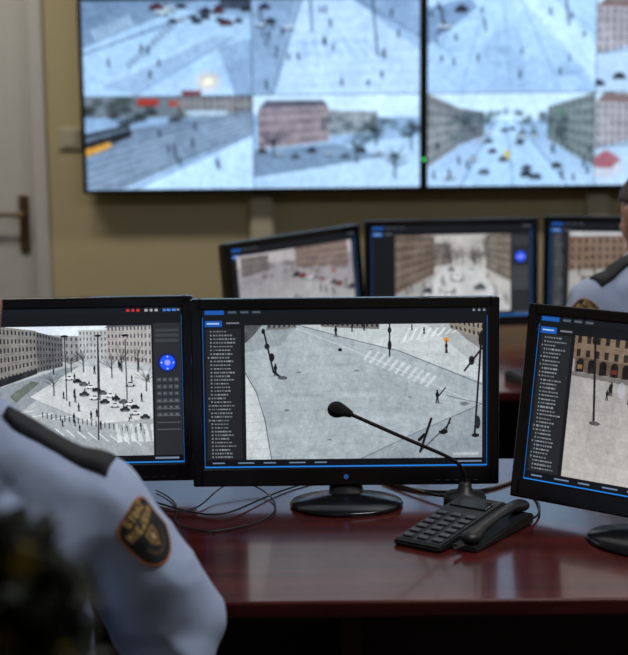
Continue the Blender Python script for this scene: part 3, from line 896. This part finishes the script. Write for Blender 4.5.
# ------------------------------------------------------------------ monitors
def monitor(loc, yaw, tilt, canvas, mat, zb=0.028, W=0.520, Hh=0.321, roll=0.0, gamma=1.0):
    e = empty('computer_monitor', loc, yaw)
    T = Matrix.Translation((0, 0, zb)) @ Matrix.Rotation(math.radians(-tilt), 4, 'X') @ Matrix.Rotation(math.radians(roll), 4, 'Y')
    head = bpy.data.objects.new('head', None)
    COL.objects.link(head); head.parent = e
    head.matrix_local = T
    sw_, sh_ = 0.480, 0.270
    top, bot, side = 0.019, 0.032, (W - sw_) / 2
    scz = bot + sh_ / 2
    bm = bmesh.new()
    for sx in (-1, 1):
        add_box(bm, (sx * (W / 2 - side / 2), 0.012, Hh / 2), (side, 0.024, Hh), 0.003)
    add_box(bm, (0, 0.012, Hh - top / 2), (W - 0.02, 0.024, top), 0.003)
    add_box(bm, (0, 0.012, bot / 2), (W - 0.02, 0.024, bot), 0.003)
    obj_from_bm('bezel', bm, M_BLK, head)
    bm = bmesh.new()
    add_box(bm, (0, 0.026, Hh / 2), (W - 0.004, 0.03, Hh - 0.004), 0.008)
    add_box(bm, (0, 0.048, Hh / 2), (W * 0.7, 0.03, Hh * 0.75), 0.012)
    obj_from_bm('back_shell', bm, M_BLKM, head)
    canvas.mesh('screen', sw_ + 0.002, sh_ + 0.002, mat, head, (0, 0.006, scz), gamma=gamma)
    bm = bmesh.new()
    add_cyl(bm, (-0.018 * 0, 0.001, bot * 0.5), (0, -0.001, bot * 0.5), 0.0042)
    obj_from_bm('badge', bm, M_LOGO, head)
    bm = bmesh.new()
    for k in range(5):
        add_box(bm, (W / 2 - 0.04 - k * 0.016, 0.0, 0.008), (0.008, 0.002, 0.002), 0.0006)
    obj_from_bm('buttons', bm, M_BLKM, head)
    bm = bmesh.new()
    lathe(bm, [(0.98, 0.0), (1.0, 0.004), (0.97, 0.008), (0.6, 0.013), (0.25, 0.018), (0.05, 0.019)], 0.096, 0.076, c=(0, -0.022, 0))
    obj_from_bm('base', bm, M_BLK, e, True)
    bm = bmesh.new()
    add_box(bm, (0, 0.07, 0.10), (0.055, 0.022, 0.19), 0.006)
    hull(bm, ((0, 0.0, 0.015), (0.03, 0.02, 0.006)), ((0, 0.062, 0.03), (0.026, 0.014, 0.02)))
    add_box(bm, (0, 0.066, zb + 0.15), (0.10, 0.022, 0.10), 0.004)
    obj_from_bm('neck', bm, M_BLKM, e)
    return e

DZ = 0.75
monitor((0.052, 2.475, DZ), 0, 2.5, pic_center(), M_SCR, gamma=1.04)
monitor((-0.466, 2.51, DZ), 2, 2.5, pic_left(), M_SCR)
monitor((0.522, 2.240, DZ), -39, 10, pic_right(), M_SCR)
monitor((0.412, 4.40, RZ), 5, 3, pic_rear(1), M_SCRR, zb=0.05)
monitor((-0.028, 4.26, RZ), 43, 4, pic_rear(0), M_SCRR, roll=-1.8)
monitor((0.935, 4.37, RZ), -12, 3, pic_rear(2), M_SCRR, zb=0.055)

# ------------------------------------------------------------------ gooseneck microphone
mb = empty('gooseneck_microphone', (0.252, 2.455, DZ + 0.0005))
bm = bmesh.new()
lathe(bm, [(1.0, 0.0), (1.0, 0.012), (0.9, 0.018), (0.35, 0.022), (0.3, 0.035), (0.2, 0.038)], 0.036, 0.036)
obj_from_bm('base', bm, M_BLKM, mb, True)
neck_pts = [(0, 0, 0.03), (0.002, -0.003, 0.052), (-0.010, -0.010, 0.074), (-0.045, -0.03, 0.096), (-0.11, -0.075, 0.134), (-0.17, -0.12, 0.172), (-0.201, -0.138, 0.190)]
curve('gooseneck', neck_pts, 0.0030, M_RUB, mb)
bm = bmesh.new()
hull(bm, ((-0.197, -0.136, 0.188), 0.006), ((-0.207, -0.142, 0.194), 0.009))
hull(bm, ((-0.210, -0.143, 0.195), 0.0105), ((-0.218, -0.149, 0.198), (0.0145, 0.0145, 0.0130)))
obj_from_bm('windscreen', bm, M_FOAM, mb, True)

# ------------------------------------------------------------------ desk phone
ph = empty('desk_phone', (0.241, 2.288, DZ + 0.0005), -36)
def wedge(bm, x0, x1, prof):
    a = [bm.verts.new((x0, y, z)) for y, z in prof]
    b = [bm.verts.new((x1, y, z)) for y, z in prof]
    n = len(prof)
    for i in range(n):
        j = (i + 1) % n
        bm.faces.new((a[i], a[j], b[j], b[i]))
    bm.faces.new(list(reversed(a))); bm.faces.new(b)
bm = bmesh.new()
wedge(bm, -0.066, 0.018, [(-0.116, 0.0), (0.085, 0.0), (0.098, 0.026), (0.085, 0.033), (-0.112, 0.011), (-0.118, 0.007)])
wedge(bm, 0.018, 0.062, [(-0.085, 0.0), (0.10, 0.0), (0.105, 0.016), (0.085, 0.022), (-0.085, 0.007)])
bmesh.ops.recalc_face_normals(bm, faces=bm.faces)
bmesh.ops.bevel(bm, geom=list(bm.edges), offset=0.0025, segments=2, affect='EDGES')
obj_from_bm('body', bm, M_BLKM, ph)
sl = (0.033 - 0.011) / 0.197
RM = Matrix.Rotation(math.atan(sl), 4, 'X')
bm = bmesh.new()
for r in range(6):
    for q in range(3):
        y = -0.097 + r * 0.020
        z = 0.011 + (y + 0.112) * sl + 0.001
        add_box(bm, (-0.050 + q * 0.026, y, z), (0.017, 0.011, 0.004), 0.0013, 2, RM)
obj_from_bm('keypad', bm, M_KEY, ph)
y = 0.052
box('display', (-0.024, y, 0.011 + (y + 0.112) * sl + 0.001), (0.066, 0.030, 0.003), M_BLK, ph, 0.001, RM)
bm = bmesh.new()
hull(bm, ((0.042, -0.066, 0.018), (0.017, 0.018, 0.010)), ((0.042, -0.045, 0.023), (0.013, 0.016, 0.007)))
hull(bm, ((0.042, -0.045, 0.023), (0.012, 0.016, 0.007)), ((0.042, 0.01, 0.030), (0.011, 0.016, 0.006)))
hull(bm, ((0.042, 0.01, 0.030), (0.011, 0.016, 0.006)), ((0.042, 0.065, 0.034), (0.012, 0.016, 0.007)))
hull(bm, ((0.042, 0.065, 0.034), (0.012, 0.016, 0.007)), ((0.042, 0.090, 0.030), (0.017, 0.018, 0.010)))
organic('handset', bm, M_BLKM, ph, 0.003, 5)
curve('coiled_cord', [(0.042 + 0.005 * math.cos(t * 1.9), -0.088 - t * 0.0012, 0.010 + 0.004 * math.sin(t * 1.9)) for t in range(22)], 0.0012, M_CABLE, ph)

# ------------------------------------------------------------------ cables on the desk
cz = DZ + 0.003
c1 = empty('desk_cable', (0, 0, 0))
curve('cable_a', [(-0.30, 2.50, cz), (-0.24, 2.44, cz), (-0.17, 2.37, cz), (-0.12, 2.42, cz + .004), (-0.06, 2.55, cz), (0.0, 2.60, cz)], 0.0016, M_CABLE, c1)
curve('cable_b', [(-0.33, 2.46, cz), (-0.26, 2.42, cz), (-0.20, 2.40, cz), (-0.18, 2.50, cz + .006), (-0.14, 2.56, cz + .02), (-0.08, 2.53, cz), (-0.055, 2.40, cz), (-0.10, 2.33, cz), (-0.17, 2.30, cz)], 0.0014, M_CABLE, c1)
curve('cable_c', [(-0.16, 2.30, cz), (-0.20, 2.31, cz), (-0.25, 2.36, cz), (-0.22, 2.46, cz), (-0.28, 2.55, cz)], 0.0013, M_CABLE, c1)
curve('cable_d', [(0.10, 2.62, cz), (0.16, 2.54, cz), (0.20, 2.52, cz), (0.24, 2.52, cz), (0.30, 2.52, cz), (0.36, 2.60, cz)], 0.0028, M_CABLEG, c1)
curve('cable_e', [(0.12, 2.60, cz + .004), (0.18, 2.50, cz + .004), (0.21, 2.47, cz + .006), (0.222, 2.465, cz + .008)], 0.0024, M_CABLE, c1)
curve('cable_f', [(0.33, 2.33, cz + .006), (0.37, 2.34, cz), (0.39, 2.44, cz), (0.36, 2.60, cz)], 0.0020, M_CABLE, c1)

# ------------------------------------------------------------------ keyboards
def keyboard(loc, yaw=0):
    e = empty('keyboard', loc, yaw)
    bm = bmesh.new()
    wedge(bm, -0.22, 0.22, [(-0.075, 0), (0.075, 0), (0.075, 0.022), (-0.075, 0.011)])
    bmesh.ops.recalc_face_normals(bm, faces=bm.faces)
    obj_from_bm('case', bm, M_BLKM, e)
    bm = bmesh.new()
    for r in range(6):
        for q in range(20):
            y = -0.062 + r * 0.0235
            add_box(bm, (-0.205 + q * 0.0216, y, 0.014 + (y + 0.075) / 0.15 * 0.011), (0.0175, 0.0185, 0.006))
    obj_from_bm('keys', bm, M_KEY, e)
keyboard((-0.485, 2.17, DZ + .0005))
keyboard((0.73, 3.86, RZ + .0005), 20)

# ------------------------------------------------------------------ chairs
def chair(loc, yaw=0):
    e = empty('office_chair', loc, yaw)
    bm = bmesh.new()
    add_box(bm, (0, 0.06, 0.400), (0.46, 0.45, 0.07), 0.03, 4)
    obj_from_bm('seat', bm, M_FAB, e, True)
    bm = bmesh.new()
    add_box(bm, (0, -0.215, 0.60), (0.40, 0.05, 0.26), 0.022, 4)
    obj_from_bm('backrest', bm, M_FAB, e, True)
    bm = bmesh.new()
    add_box(bm, (0, -0.245, 0.47), (0.06, 0.012, 0.30), 0.004)
    add_box(bm, (0, -0.12, 0.350), (0.06, 0.26, 0.02), 0.004)
    add_cyl(bm, (0, 0.05, 0.10), (0, 0.05, 0.365), 0.028, 0.022)
    for k in range(5):
        a = k * 2 * math.pi / 5 + 0.3
        hull(bm, ((0, 0.05, 0.11), (0.03, 0.03, 0.02)), ((0.27 * math.cos(a), 0.05 + 0.27 * math.sin(a), 0.075), (0.018, 0.018, 0.012)))
        px, py = 0.27 * math.cos(a), 0.05 + 0.27 * math.sin(a)
        add_cyl(bm, (px - 0.02, py, 0.03), (px + 0.02, py, 0.03), 0.03)
        add_cyl(bm, (px, py, 0.04), (px, py, 0.075), 0.008)
    obj_from_bm('base_and_column', bm, M_BLKM, e)

# ------------------------------------------------------------------ people
def fold(p):
    # long soft drapes running down the cloth plus a few crisper creases
    n1 = mnoise.noise(Vector((p.x * 5 + 3.1, p.y * 5, p.z * 3 + 7.7)))
    q2 = Vector((p.x * 7 + p.z * 6, p.y * 6 - p.z * 2, p.z * 3 - p.x * 4))
    r2 = (1 - min(1, abs(mnoise.noise(q2)) * 2.1)) ** 1.3
    q3 = Vector((p.x * 12 - p.z * 7 + 5, p.y * 11 + p.z * 5, p.z * 8 + p.x * 5))
    r3 = (1 - min(1, abs(mnoise.noise(q3)) * 2.4)) ** 1.3
    return 0.005 * n1 + 0.0085 * r2 + 0.0022 * r3 - 0.004

def build_hand(bm, wrist, yaw, side, pitch=-4):
    """side=+1 right hand; thumb on the inner side"""
    t = bmesh.new()
    hull(t, ((0, 0.0, 0), (0.026, 0.02, 0.018)), ((0, 0.035, 0), (0.034, 0.02, 0.014)))
    hull(t, ((0, 0.03, 0), (0.033, 0.02, 0.014)), ((0, 0.078, 0.001), (0.039, 0.014, 0.011)))
    for i, (x, L) in enumerate(zip((-0.030, -0.010, 0.0105, 0.030), (0.070, 0.080, 0.074, 0.058))):
        x *= side
        p = Vector((x, 0.082 - abs(i - 1.3) * 0.004, 0.001))
        ang = 0.08; spread = x * 1.6
        r = 0.0090
        for k, f in enumerate((.45, .31, .24)):
            ang += (0.12, 0.40, 0.35)[k]
            q = p + Vector((math.sin(spread) * L * f, math.cos(ang) * L * f, -math.sin(ang) * L * f))
            hull(t, (p, r), (q, r * 0.91))
            p, r = q, r * 0.91
    p = Vector((-0.026 * side, 0.020, -0.004))
    for q, r0, r1 in ((Vector((-0.046 * side, 0.045, -0.010)), .013, .0115), (Vector((-0.054 * side, 0.072, -0.014)), .0115, .010), (Vector((-0.052 * side, 0.096, -0.017)), .010, .0085)):
        hull(t, (p, r0), (q, r1)); p = q
    M = Matrix.Translation(Vector(wrist)) @ Matrix.Rotation(math.radians(yaw), 4, 'Z') @ Matrix.Rotation(math.radians(pitch), 4, 'X')
    mp = {}
    for v in t.verts:
        mp[v] = bm.verts.new(M @ v.co)
    for f in t.faces:
        bm.faces.new([mp[v] for v in f.verts])
    t.free()

def build_operator(loc, desk_z, head_yaw=0, hair=M_HAIR, yaw=0, head_off=(0, 0, 0)):
    e = empty('security_operator', loc, yaw)
    dz = desk_z - 0.75
    def EW(s):
        return Vector((s * 0.300, 0.185, 0.788 + dz * .5)), Vector((s * 0.175, 0.415, 0.812 + dz))
    bm = bmesh.new()
    tor = [((0, 0.00, 0.53), (0.190, 0.122, 0.06)), ((0, 0.005, 0.63), (0.212, 0.120, 0.06)), ((0, 0.03, 0.76), (0.228, 0.124, 0.06)),
           ((0, 0.07, 0.87), (0.220, 0.128, 0.06)), ((0, 0.11, 0.945), (0.205, 0.115, 0.055))]
    chain(bm, tor)
    hull(bm, ((0, 0.115, 0.955), (0.190, 0.10, 0.05)), ((0.0, 0.16, 1.060), (0.080, 0.064, 0.025)))
    for s in (-1, 1):
        hull(bm, ((s * 0.175, 0.13, 0.972), (0.07, 0.07, 0.052)), ((s * 0.065, 0.155, 1.060), (0.05, 0.055, 0.028)))
        S = Vector((s * 0.216, 0.135, 0.950))
        E, Wp = EW(s)
        hull(bm, ((s * 0.14, 0.12, 0.91), (0.07, 0.09, 0.08)), (S, (0.070, 0.070, 0.068)))
        mid = S.lerp(E, .5) + Vector((s * 0.006, -0.012, 0))
        hull(bm, (S, 0.070), (mid, 0.068))
        hull(bm, (mid, 0.068), (E, (0.068, 0.066, 0.062)))
        m2 = E.lerp(Wp, .5) + Vector((0, 0, 0.004))
        hull(bm, (E, (0.062, 0.062, 0.056)), (m2, 0.048))
        hull(bm, (m2, 0.048), (Wp, 0.037))
        hull(bm, (E + Vector((s * .002, -0.020, -0.026)), 0.058), (E + Vector((-s * .05, 0.07, -0.012)), 0.038))
    hull(bm, ((0, 0.165, 1.065), (0.074, 0.068, 0.012)), ((0, 0.185, 1.085), (0.067, 0.064, 0.010)))
    shirt = organic('shirt', bm, M_SHIRT, e, 0.0062, 9, fold)
    bm = bmesh.new()
    for s in (-1, 1):
        E, Wp = EW(s)
        dr = (Wp - E).normalized()
        add_cyl(bm, Wp - dr * 0.03, Wp + dr * 0.034, 0.042, 0.040, 28)
    obj_from_bm('cuffs', bm, M_SHIRT, e, True)
    bvh = BVHTree.FromPolygons([v.co.copy() for v in shirt.data.vertices], [list(p.vertices) for p in shirt.data.polygons])
    # shoulder boards draped on the cloth
    bm = bmesh.new()
    for s in (-1, 1):
        A = Vector((s * 0.118, 0.128, 1.25)); B = Vector((s * 0.242, 0.114, 1.25))
        ax = (B - A); side = Vector((-ax.y, ax.x, 0)).normalized()
        rows = []
        for i in range(19):
            t = i / 18
            w = 0.018 + 0.006 * t
            if t < .12: w *= .55 + t / .12 * .45
            row = []
            for j in range(9):
                u = (j / 8 - .5) * 2
                p = A + ax * t + side * w * u
                h = bvh.ray_cast(p, Vector((0, 0, -1)))
                z = h[0].z if h[0] else 1.0
                row.append((p.x, p.y, z))
            rows.append(row)
        for i in range(19):
            zc = sorted(r[2] for r in rows[i])[4]
            rows[i] = [(x, y, zc * .6 + z * .4) for x, y, z in rows[i]]
        top = [[bm.verts.new((x, y, z + .008 - (.003 if j in (0, 8) else 0))) for j, (x, y, z) in enumerate(r)] for r in rows]
        bot = [[bm.verts.new((x, y, z - .004)) for (x, y, z) in r] for r in rows]
        for i in range(18):
            for j in range(8):
                bm.faces.new((top[i][j], top[i + 1][j], top[i + 1][j + 1], top[i][j + 1]))
            bm.faces.new((top[i][0], bot[i][0], bot[i + 1][0], top[i + 1][0]))
            bm.faces.new((top[i][8], top[i + 1][8], bot[i + 1][8], bot[i][8]))
        for j in range(8):
            bm.faces.new((top[0][j], top[0][j + 1], bot[0][j + 1], bot[0][j]))
            bm.faces.new((top[18][j], bot[18][j], bot[18][j + 1], top[18][j + 1]))
    bmesh.ops.recalc_face_normals(bm, faces=bm.faces)
    obj_from_bm('epaulettes', bm, M_EPA, e, True)
    # arm patch artwork
    cv = Canvas(-1, -1, 1, 1, 90, 90, bg=(0.07, 0.075, 0.11))
    gold = (0.78, 0.64, 0.36)
    def inside(u, v):
        if v < -0.45: return (u / .90) ** 2 + ((v + .45) / .50) ** 2 < 1
        if v < 0.25: return abs(u) < .90
        return abs(u) < .90 * math.sqrt(max(0, 1 - ((v - .25) / .70) ** 2))
    X, Y = np.meshgrid(cv.xs, cv.ys)
    ins = np.vectorize(inside)(X, Y)
    ins2 = np.vectorize(inside)(X * 1.08, Y * 1.07)
    cv.img[ins & ~ins2] = (0.70, 0.42, 0.20)
    font = {'S': ['111', '100', '111', '001', '111'], 'T': ['111', '010', '010', '010', '010'], 'R': ['110', '101', '110', '101', '101'], 'A': ['010', '101', '111', '101', '101'],
            'Z': ['111', '001', '010', '100', '111'], 'M': ['101', '111', '111', '101', '101'], 'I': ['1', '1', '1', '1', '1'], 'E': ['111', '100', '110', '100', '111'],
            'J': ['001', '001', '001', '101', '111'], 'K': ['101', '101', '110', '101', '101']}
    def word(wd, x0, y0, px, py):
        x = x0
        for ch in wd:
            g = font[ch]
            for r_, row in enumerate(g):
                for q_, b_ in enumerate(row):
                    if b_ == '1':
                        cv.rect(x + q_ * px, y0 + r_ * py, x + (q_ + 1) * px, y0 + (r_ + 1) * py, gold)
            x += (len(g[0]) + 1) * px
    word('STRAZ', -.50, -.78, .053, .048)
    word('MIEJSKA', -.70, -.46, .056, .050)
    cv.poly([(-.24, -.08), (.24, -.08), (.24, .22), (0, .50), (-.24, .22)], (0.62, 0.50, 0.26))
    cv.poly([(-.18, -.02), (.18, -.02), (.18, .20), (0, .42), (-.18, .20)], (0.32, 0.09, 0.09))
    cv.ell(0, .15, .09, .13, (0.75, 0.68, 0.5))
    for k in range(12):
        a = math.pi * (0.08 + .84 * k / 11)
        cv.ell(math.cos(a) * .52, .12 + math.sin(a) * .50, .05, .05, (0.45, 0.38, 0.2), .8)
    lin = np.where(cv.img <= .04045, cv.img / 12.92, ((cv.img + .055) / 1.055) ** 2.4)
    for s in (1, -1):
        C = Vector((s * 0.282, 0.100, 0.932)); N = Vector((s * .74, -.64, .20)).normalized()
        upv = Vector((-s * 0.54, -0.28, 0.79)); upv = (upv - N * upv.dot(N)).normalized()
        rt = upv.cross(N) * 1.0
        bm = bmesh.new()
        cl = bm.verts.layers.float_color.new('Col')
        vs = {}
        for j in range(90):
            for i in range(90):
                if not ins[j, i]: continue
                p = C + rt * (cv.xs[i] * 0.038) - upv * (cv.ys[j] * 0.045) + N * 0.12
                h = bvh.ray_cast(p, -N, 0.25)
                if not h[0]: continue
                v = bm.verts.new(h[0] + N * 0.0024)
                v[cl] = (*lin[j, i], 1)
                vs[(i, j)] = v
        for (i, j), v in list(vs.items()):
            k = [(i, j), (i, j + 1), (i + 1, j + 1), (i + 1, j)]
            if all(q in vs for q in k):
                bm.faces.new([vs[q] for q in k])
        obj_from_bm('sleeve_patch', bm, M_PATCH, e, True)
    # head + neck, one surface
    hd = bpy.data.objects.new('head_group', None); COL.objects.link(hd); hd.parent = e
    hd.location = (head_off[0], 0.275 + head_off[1], 1.165 + head_off[2]); hd.rotation_euler = (math.radians(-8), 0, math.radians(head_yaw))
    bm = bmesh.new()
    hull(bm, ((0, -0.018, 0.030), (0.074, 0.088, 0.078)), ((0, 0.022, 0.028), (0.066, 0.070, 0.070)))
    hull(bm, ((0, 0.030, 0.02), (0.060, 0.055, 0.05)), ((0, 0.040, -0.055), (0.046, 0.046, 0.035)))
    hull(bm, ((0, -0.01, 0.0), (0.070, 0.07, 0.05)), ((0, 0.035, -0.055), (0.052, 0.045, 0.03)))
    hull(bm, ((0, 0.045, -0.060), (0.036, 0.035, 0.03)), ((0, 0.064, -0.090), (0.022, 0.020, 0.014)))
    hull(bm, ((-0.03, 0.080, 0.024), (0.018, 0.010, 0.008)), ((0.03, 0.080, 0.024), (0.018, 0.010, 0.008)))
    hull(bm, ((0, 0.086, 0.012), (0.008, 0.008, 0.01)), ((0, 0.106, -0.022), (0.012, 0.011, 0.009)))
    for s in (-1, 1):
        hull(bm, ((s * 0.011, 0.096, -0.026), (0.009, 0.009, 0.007)), ((s * 0.006, 0.09, -0.024), (0.008, 0.008, 0.007)))
        hull(bm, ((s * 0.040, 0.064, -0.012), (0.018, 0.016, 0.014)), ((s * 0.044, 0.045, -0.03), (0.016, 0.016, 0.016)))
        hull(bm, ((s * 0.079, -0.008, 0.018), (0.008, 0.019, 0.016)), ((s * 0.075, 0.000, -0.022), (0.006, 0.011, 0.012)))
        hull(bm, ((s * 0.084, -0.014, 0.018), (0.004, 0.017, 0.018)), ((s * 0.080, -0.006, -0.012), (0.004, 0.012, 0.010)))
    hull(bm, ((0, -0.03, -0.03), (0.056, 0.055, 0.03)), ((0, -0.085, -0.115), (0.058, 0.058, 0.03)))
    organic('head_and_neck', bm, M_SKIN, hd, 0.004, 4)
    bm = bmesh.new()
    hull(bm, ((-0.014, 0.090, -0.052), (0.012, 0.006, 0.0045)), ((0.014, 0.090, -0.052), (0.012, 0.006, 0.0045)))
    hull(bm, ((-0.012, 0.089, -0.060), (0.011, 0.006, 0.005)), ((0.012, 0.089, -0.060), (0.011, 0.006, 0.005)))
    obj_from_bm('lips', bm, M_LIP, hd, True)
    bm = bmesh.new()
    for s in (-1, 1):
        hull(bm, ((s * 0.031, 0.076, 0.004), 0.0125), ((s * 0.031, 0.0761, 0.004), 0.0125))
    obj_from_bm('eyes', bm, M_EYE, hd, True)
    bm = bmesh.new()
    for s in (-1, 1):
        hull(bm, ((s * 0.031, 0.0868, 0.004), (0.006, 0.003, 0.006)), ((s * 0.031, 0.0869, 0.004), (0.006, 0.003, 0.006)))
    obj_from_bm('irises', bm, M_IRIS, hd, True)
    bm = bmesh.new()
    for s in (-1, 1):
        hull(bm, ((s * 0.018, 0.091, 0.026), (0.006, 0.004, 0.003)), ((s * 0.046, 0.082, 0.027), (0.006, 0.004, 0.003)))
    obj_from_bm('eyebrows', bm, hair, hd, True)
    bm = bmesh.new()
    bmesh.ops.create_uvsphere(bm, u_segments=64, v_segments=40, radius=1.0)
    dele = []
    for v in bm.verts:
        p = Vector((v.co.x * 0.081, v.co.y * 0.104 - 0.004, v.co.z * 0.089 + 0.034))
        v.co = p + (p - Vector((0, 0, .03))).normalized() * 0.002 * mnoise.noise(p * 90)
        lim = 0.062 if p.y > 0.05 else (0.045 if p.y > -0.0 else (0.038 if p.y > -0.03 else -0.025))
        if v.co.z < lim: dele.append(v)
    bmesh.ops.delete(bm, geom=dele, context='VERTS')
    o = obj_from_bm('hair', bm, hair, hd, True)
    so = o.modifiers.new('t', 'SOLIDIFY'); so.thickness = 0.010; so.offset = -0.8
    for s in (-1, 1):
        bm = bmesh.new()
        E, Wp = EW(s)
        dr = (Wp - E).normalized()
        W2 = Wp + dr * 0.045
        hull(bm, (Wp, (0.028, 0.028, 0.022)), (W2, (0.026, 0.024, 0.018)))
        build_hand(bm, W2, s * 22, s, -8)
        organic('hand_' + ('right' if s > 0 else 'left'), bm, M_SKIN, e, 0.0028, 3)
    bm = bmesh.new()
    hull(bm, ((0, 0.0, 0.54), (0.165, 0.115, 0.05)), ((0, 0.02, 0.50), (0.165, 0.12, 0.055)))
    for s in (-1, 1):
        hull(bm, ((s * 0.085, 0.02, 0.515), (0.085, 0.09, 0.073)), ((s * 0.13, 0.43, 0.50), (0.058, 0.058, 0.058)))
        hull(bm, ((s * 0.13, 0.43, 0.50), (0.058, 0.058, 0.058)), ((s * 0.13, 0.42, 0.30), (0.056, 0.060, 0.05)))
        hull(bm, ((s * 0.13, 0.42, 0.30), (0.056, 0.060, 0.05)), ((s * 0.13, 0.42, 0.10), (0.048, 0.050, 0.02)))
    organic('trousers', bm, M_TROU, e, 0.009, 5, lambda p: 0.4 * fold(p))
    bm = bmesh.new()
    for s in (-1, 1):
        hull(bm, ((s * 0.13, 0.41, 0.045), (0.036, 0.045, 0.044)), ((s * 0.13, 0.43, 0.09), (0.034, 0.034, 0.03)))
        hull(bm, ((s * 0.13, 0.41, 0.035), (0.036, 0.045, 0.034)), ((s * 0.14, 0.56, 0.028), (0.042, 0.05, 0.026)))
    organic('shoes', bm, M_SHOE, e, 0.005, 4)
    return e

build_operator((-0.485, 1.62, 0), 0.75, 0)
chair((-0.485, 1.62, 0))
build_operator((0.897, 3.30, 0), RZ, 0, yaw=20, head_off=(0.012, 0, -0.04))
chair((0.897, 3.30, 0), 20)

# ------------------------------------------------------------------ potted plant in the foreground
PX, PY = -0.208, 0.88
pl = empty('potted_plant', (PX, PY, 0))
bm = bmesh.new()
lathe(bm, [(0.105, 0.0), (0.14, 0.24), (0.155, 0.24), (0.155, 0.275), (0.135, 0.275), (0.13, 0.25)], 1, 1, 40)
obj_from_bm('pot', bm, M_TERRA, pl, True)
bm = bmesh.new()
add_cyl(bm, (0, 0, 0.235), (0, 0, 0.262), 0.128)
obj_from_bm('soil', bm, M_SOIL, pl)
rnd = random.Random(4)
bm = bmesh.new()
stems = []
for k in range(32):
    a = k * 2.399; rr = 0.060 * math.sqrt((k + .5) / 32)
    tip = Vector((math.cos(a) * rr, math.sin(a) * rr, 1.232 + rnd.uniform(-.012, .010) - rr * 1.4))
    p = Vector((math.cos(a) * .02, math.sin(a) * .02, 0.25)); mid = p.lerp(tip, .5) + Vector((math.cos(a) * .03, math.sin(a) * .03, 0))
    add_cyl(bm, p, mid, 0.006, 0.005, 8); add_cyl(bm, mid, tip, 0.005, 0.002, 8)
    stems.append((p, mid, tip))
obj_from_bm('stems', bm, M_BARK, pl)
bm = bmesh.new(); bf = bmesh.new()
for (p, mid, tip) in stems:
    for k in range(150):
        t = rnd.uniform(0.2, 1) if k < 50 else rnd.uniform(.84, 1)
        q = p.lerp(mid, t * 2) if t < .5 else mid.lerp(tip, t * 2 - 1)
        a = rnd.uniform(0, 6.28); el = rnd.uniform(-.3, .8)
        dv = Vector((math.cos(a) * math.cos(el), math.sin(a) * math.cos(el), math.sin(el)))
        L = rnd.uniform(0.018, 0.032); sd = dv.cross(Vector((0, 0, 1))).normalized() * L * .32
        up = sd.cross(dv).normalized() * L * .08
        vs = [bm.verts.new(q), bm.verts.new(q + dv * L * .4 + sd), bm.verts.new(q + dv * L * .45 - up), bm.verts.new(q + dv * L * .4 - sd), bm.verts.new(q + dv * L)]
        bm.faces.new((vs[0], vs[1], vs[2])); bm.faces.new((vs[0], vs[2], vs[3])); bm.faces.new((vs[1], vs[4], vs[2])); bm.faces.new((vs[2], vs[4], vs[3]))
    for k in range(2):
        q = mid.lerp(tip, rnd.uniform(.72, .93)); a = rnd.uniform(3.5, 6.0)
        c0 = q + Vector((math.cos(a), math.sin(a), .1)) * .030
        for m_ in range(5):
            b_ = m_ * 1.2566
            hull(bf, (c0, .004), (c0 + Vector((math.cos(b_) * .008, math.sin(b_) * .003, math.sin(b_) * .008)), (.004, .002, .004)))
obj_from_bm('leaves', bm, M_LEAF, pl)
obj_from_bm('blossoms', bf, M_YEL, pl, True)

# ------------------------------------------------------------------ lighting
def ceiling_light(x, y, e_, col=(1.0, 0.95, 0.88)):
    g = empty('ceiling_light', (x, y, H))
    bm = bmesh.new()
    for sx in (-1, 1):
        add_box(bm, (sx * 0.61, 0, -0.03), (0.02, 0.32, 0.06), 0.003)
        add_box(bm, (0, sx * 0.15, -0.03), (1.2, 0.02, 0.06), 0.003)
    obj_from_bm('housing', bm, M_DOOR, g)
    box('diffuser', (0, 0, -0.03), (1.19, 0.27, 0.01), M_DIFF, g)
    l = bpy.data.lights.new('tube', 'AREA')
    l.shape = 'RECTANGLE'; l.size = 1.15; l.size_y = 0.26; l.energy = e_; l.color = col
    o = bpy.data.objects.new('tube', l); COL.objects.link(o); o.parent = g; o.location = (0, 0, -0.07)
ceiling_light(0.9, 4.3, 16, (1.0, 0.91, 0.75))
ceiling_light(-1.3, 4.3, 20, (1.0, 0.91, 0.75))
ceiling_light(0.9, 1.7, 27, (0.98, 0.98, 1.0))
ceiling_light(-1.0, -0.3, 2, (0.95, 0.97, 1.0))

w = bpy.data.worlds.new('World'); scn.world = w; w.use_nodes = True
w.node_tree.nodes['Background'].inputs[0].default_value = (0.05, 0.055, 0.07, 1)

# ------------------------------------------------------------------ camera
cam = bpy.data.cameras.new('camera')
co = bpy.data.objects.new('camera', cam); COL.objects.link(co)
co.location = (0, 0, 1.46)
cam.sensor_fit = 'HORIZONTAL'; cam.sensor_width = 36; cam.lens = 1500 / 628 * 36
R = Matrix.Rotation(math.radians(90 - 9.37), 4, 'X') @ Matrix.Rotation(math.radians(-0.6), 4, 'Z')
co.rotation_euler = R.to_euler()
cam.clip_start = 0.05
cam.dof.use_dof = True; cam.dof.focus_distance = 2.5; cam.dof.aperture_fstop = 4.4
scn.camera = co
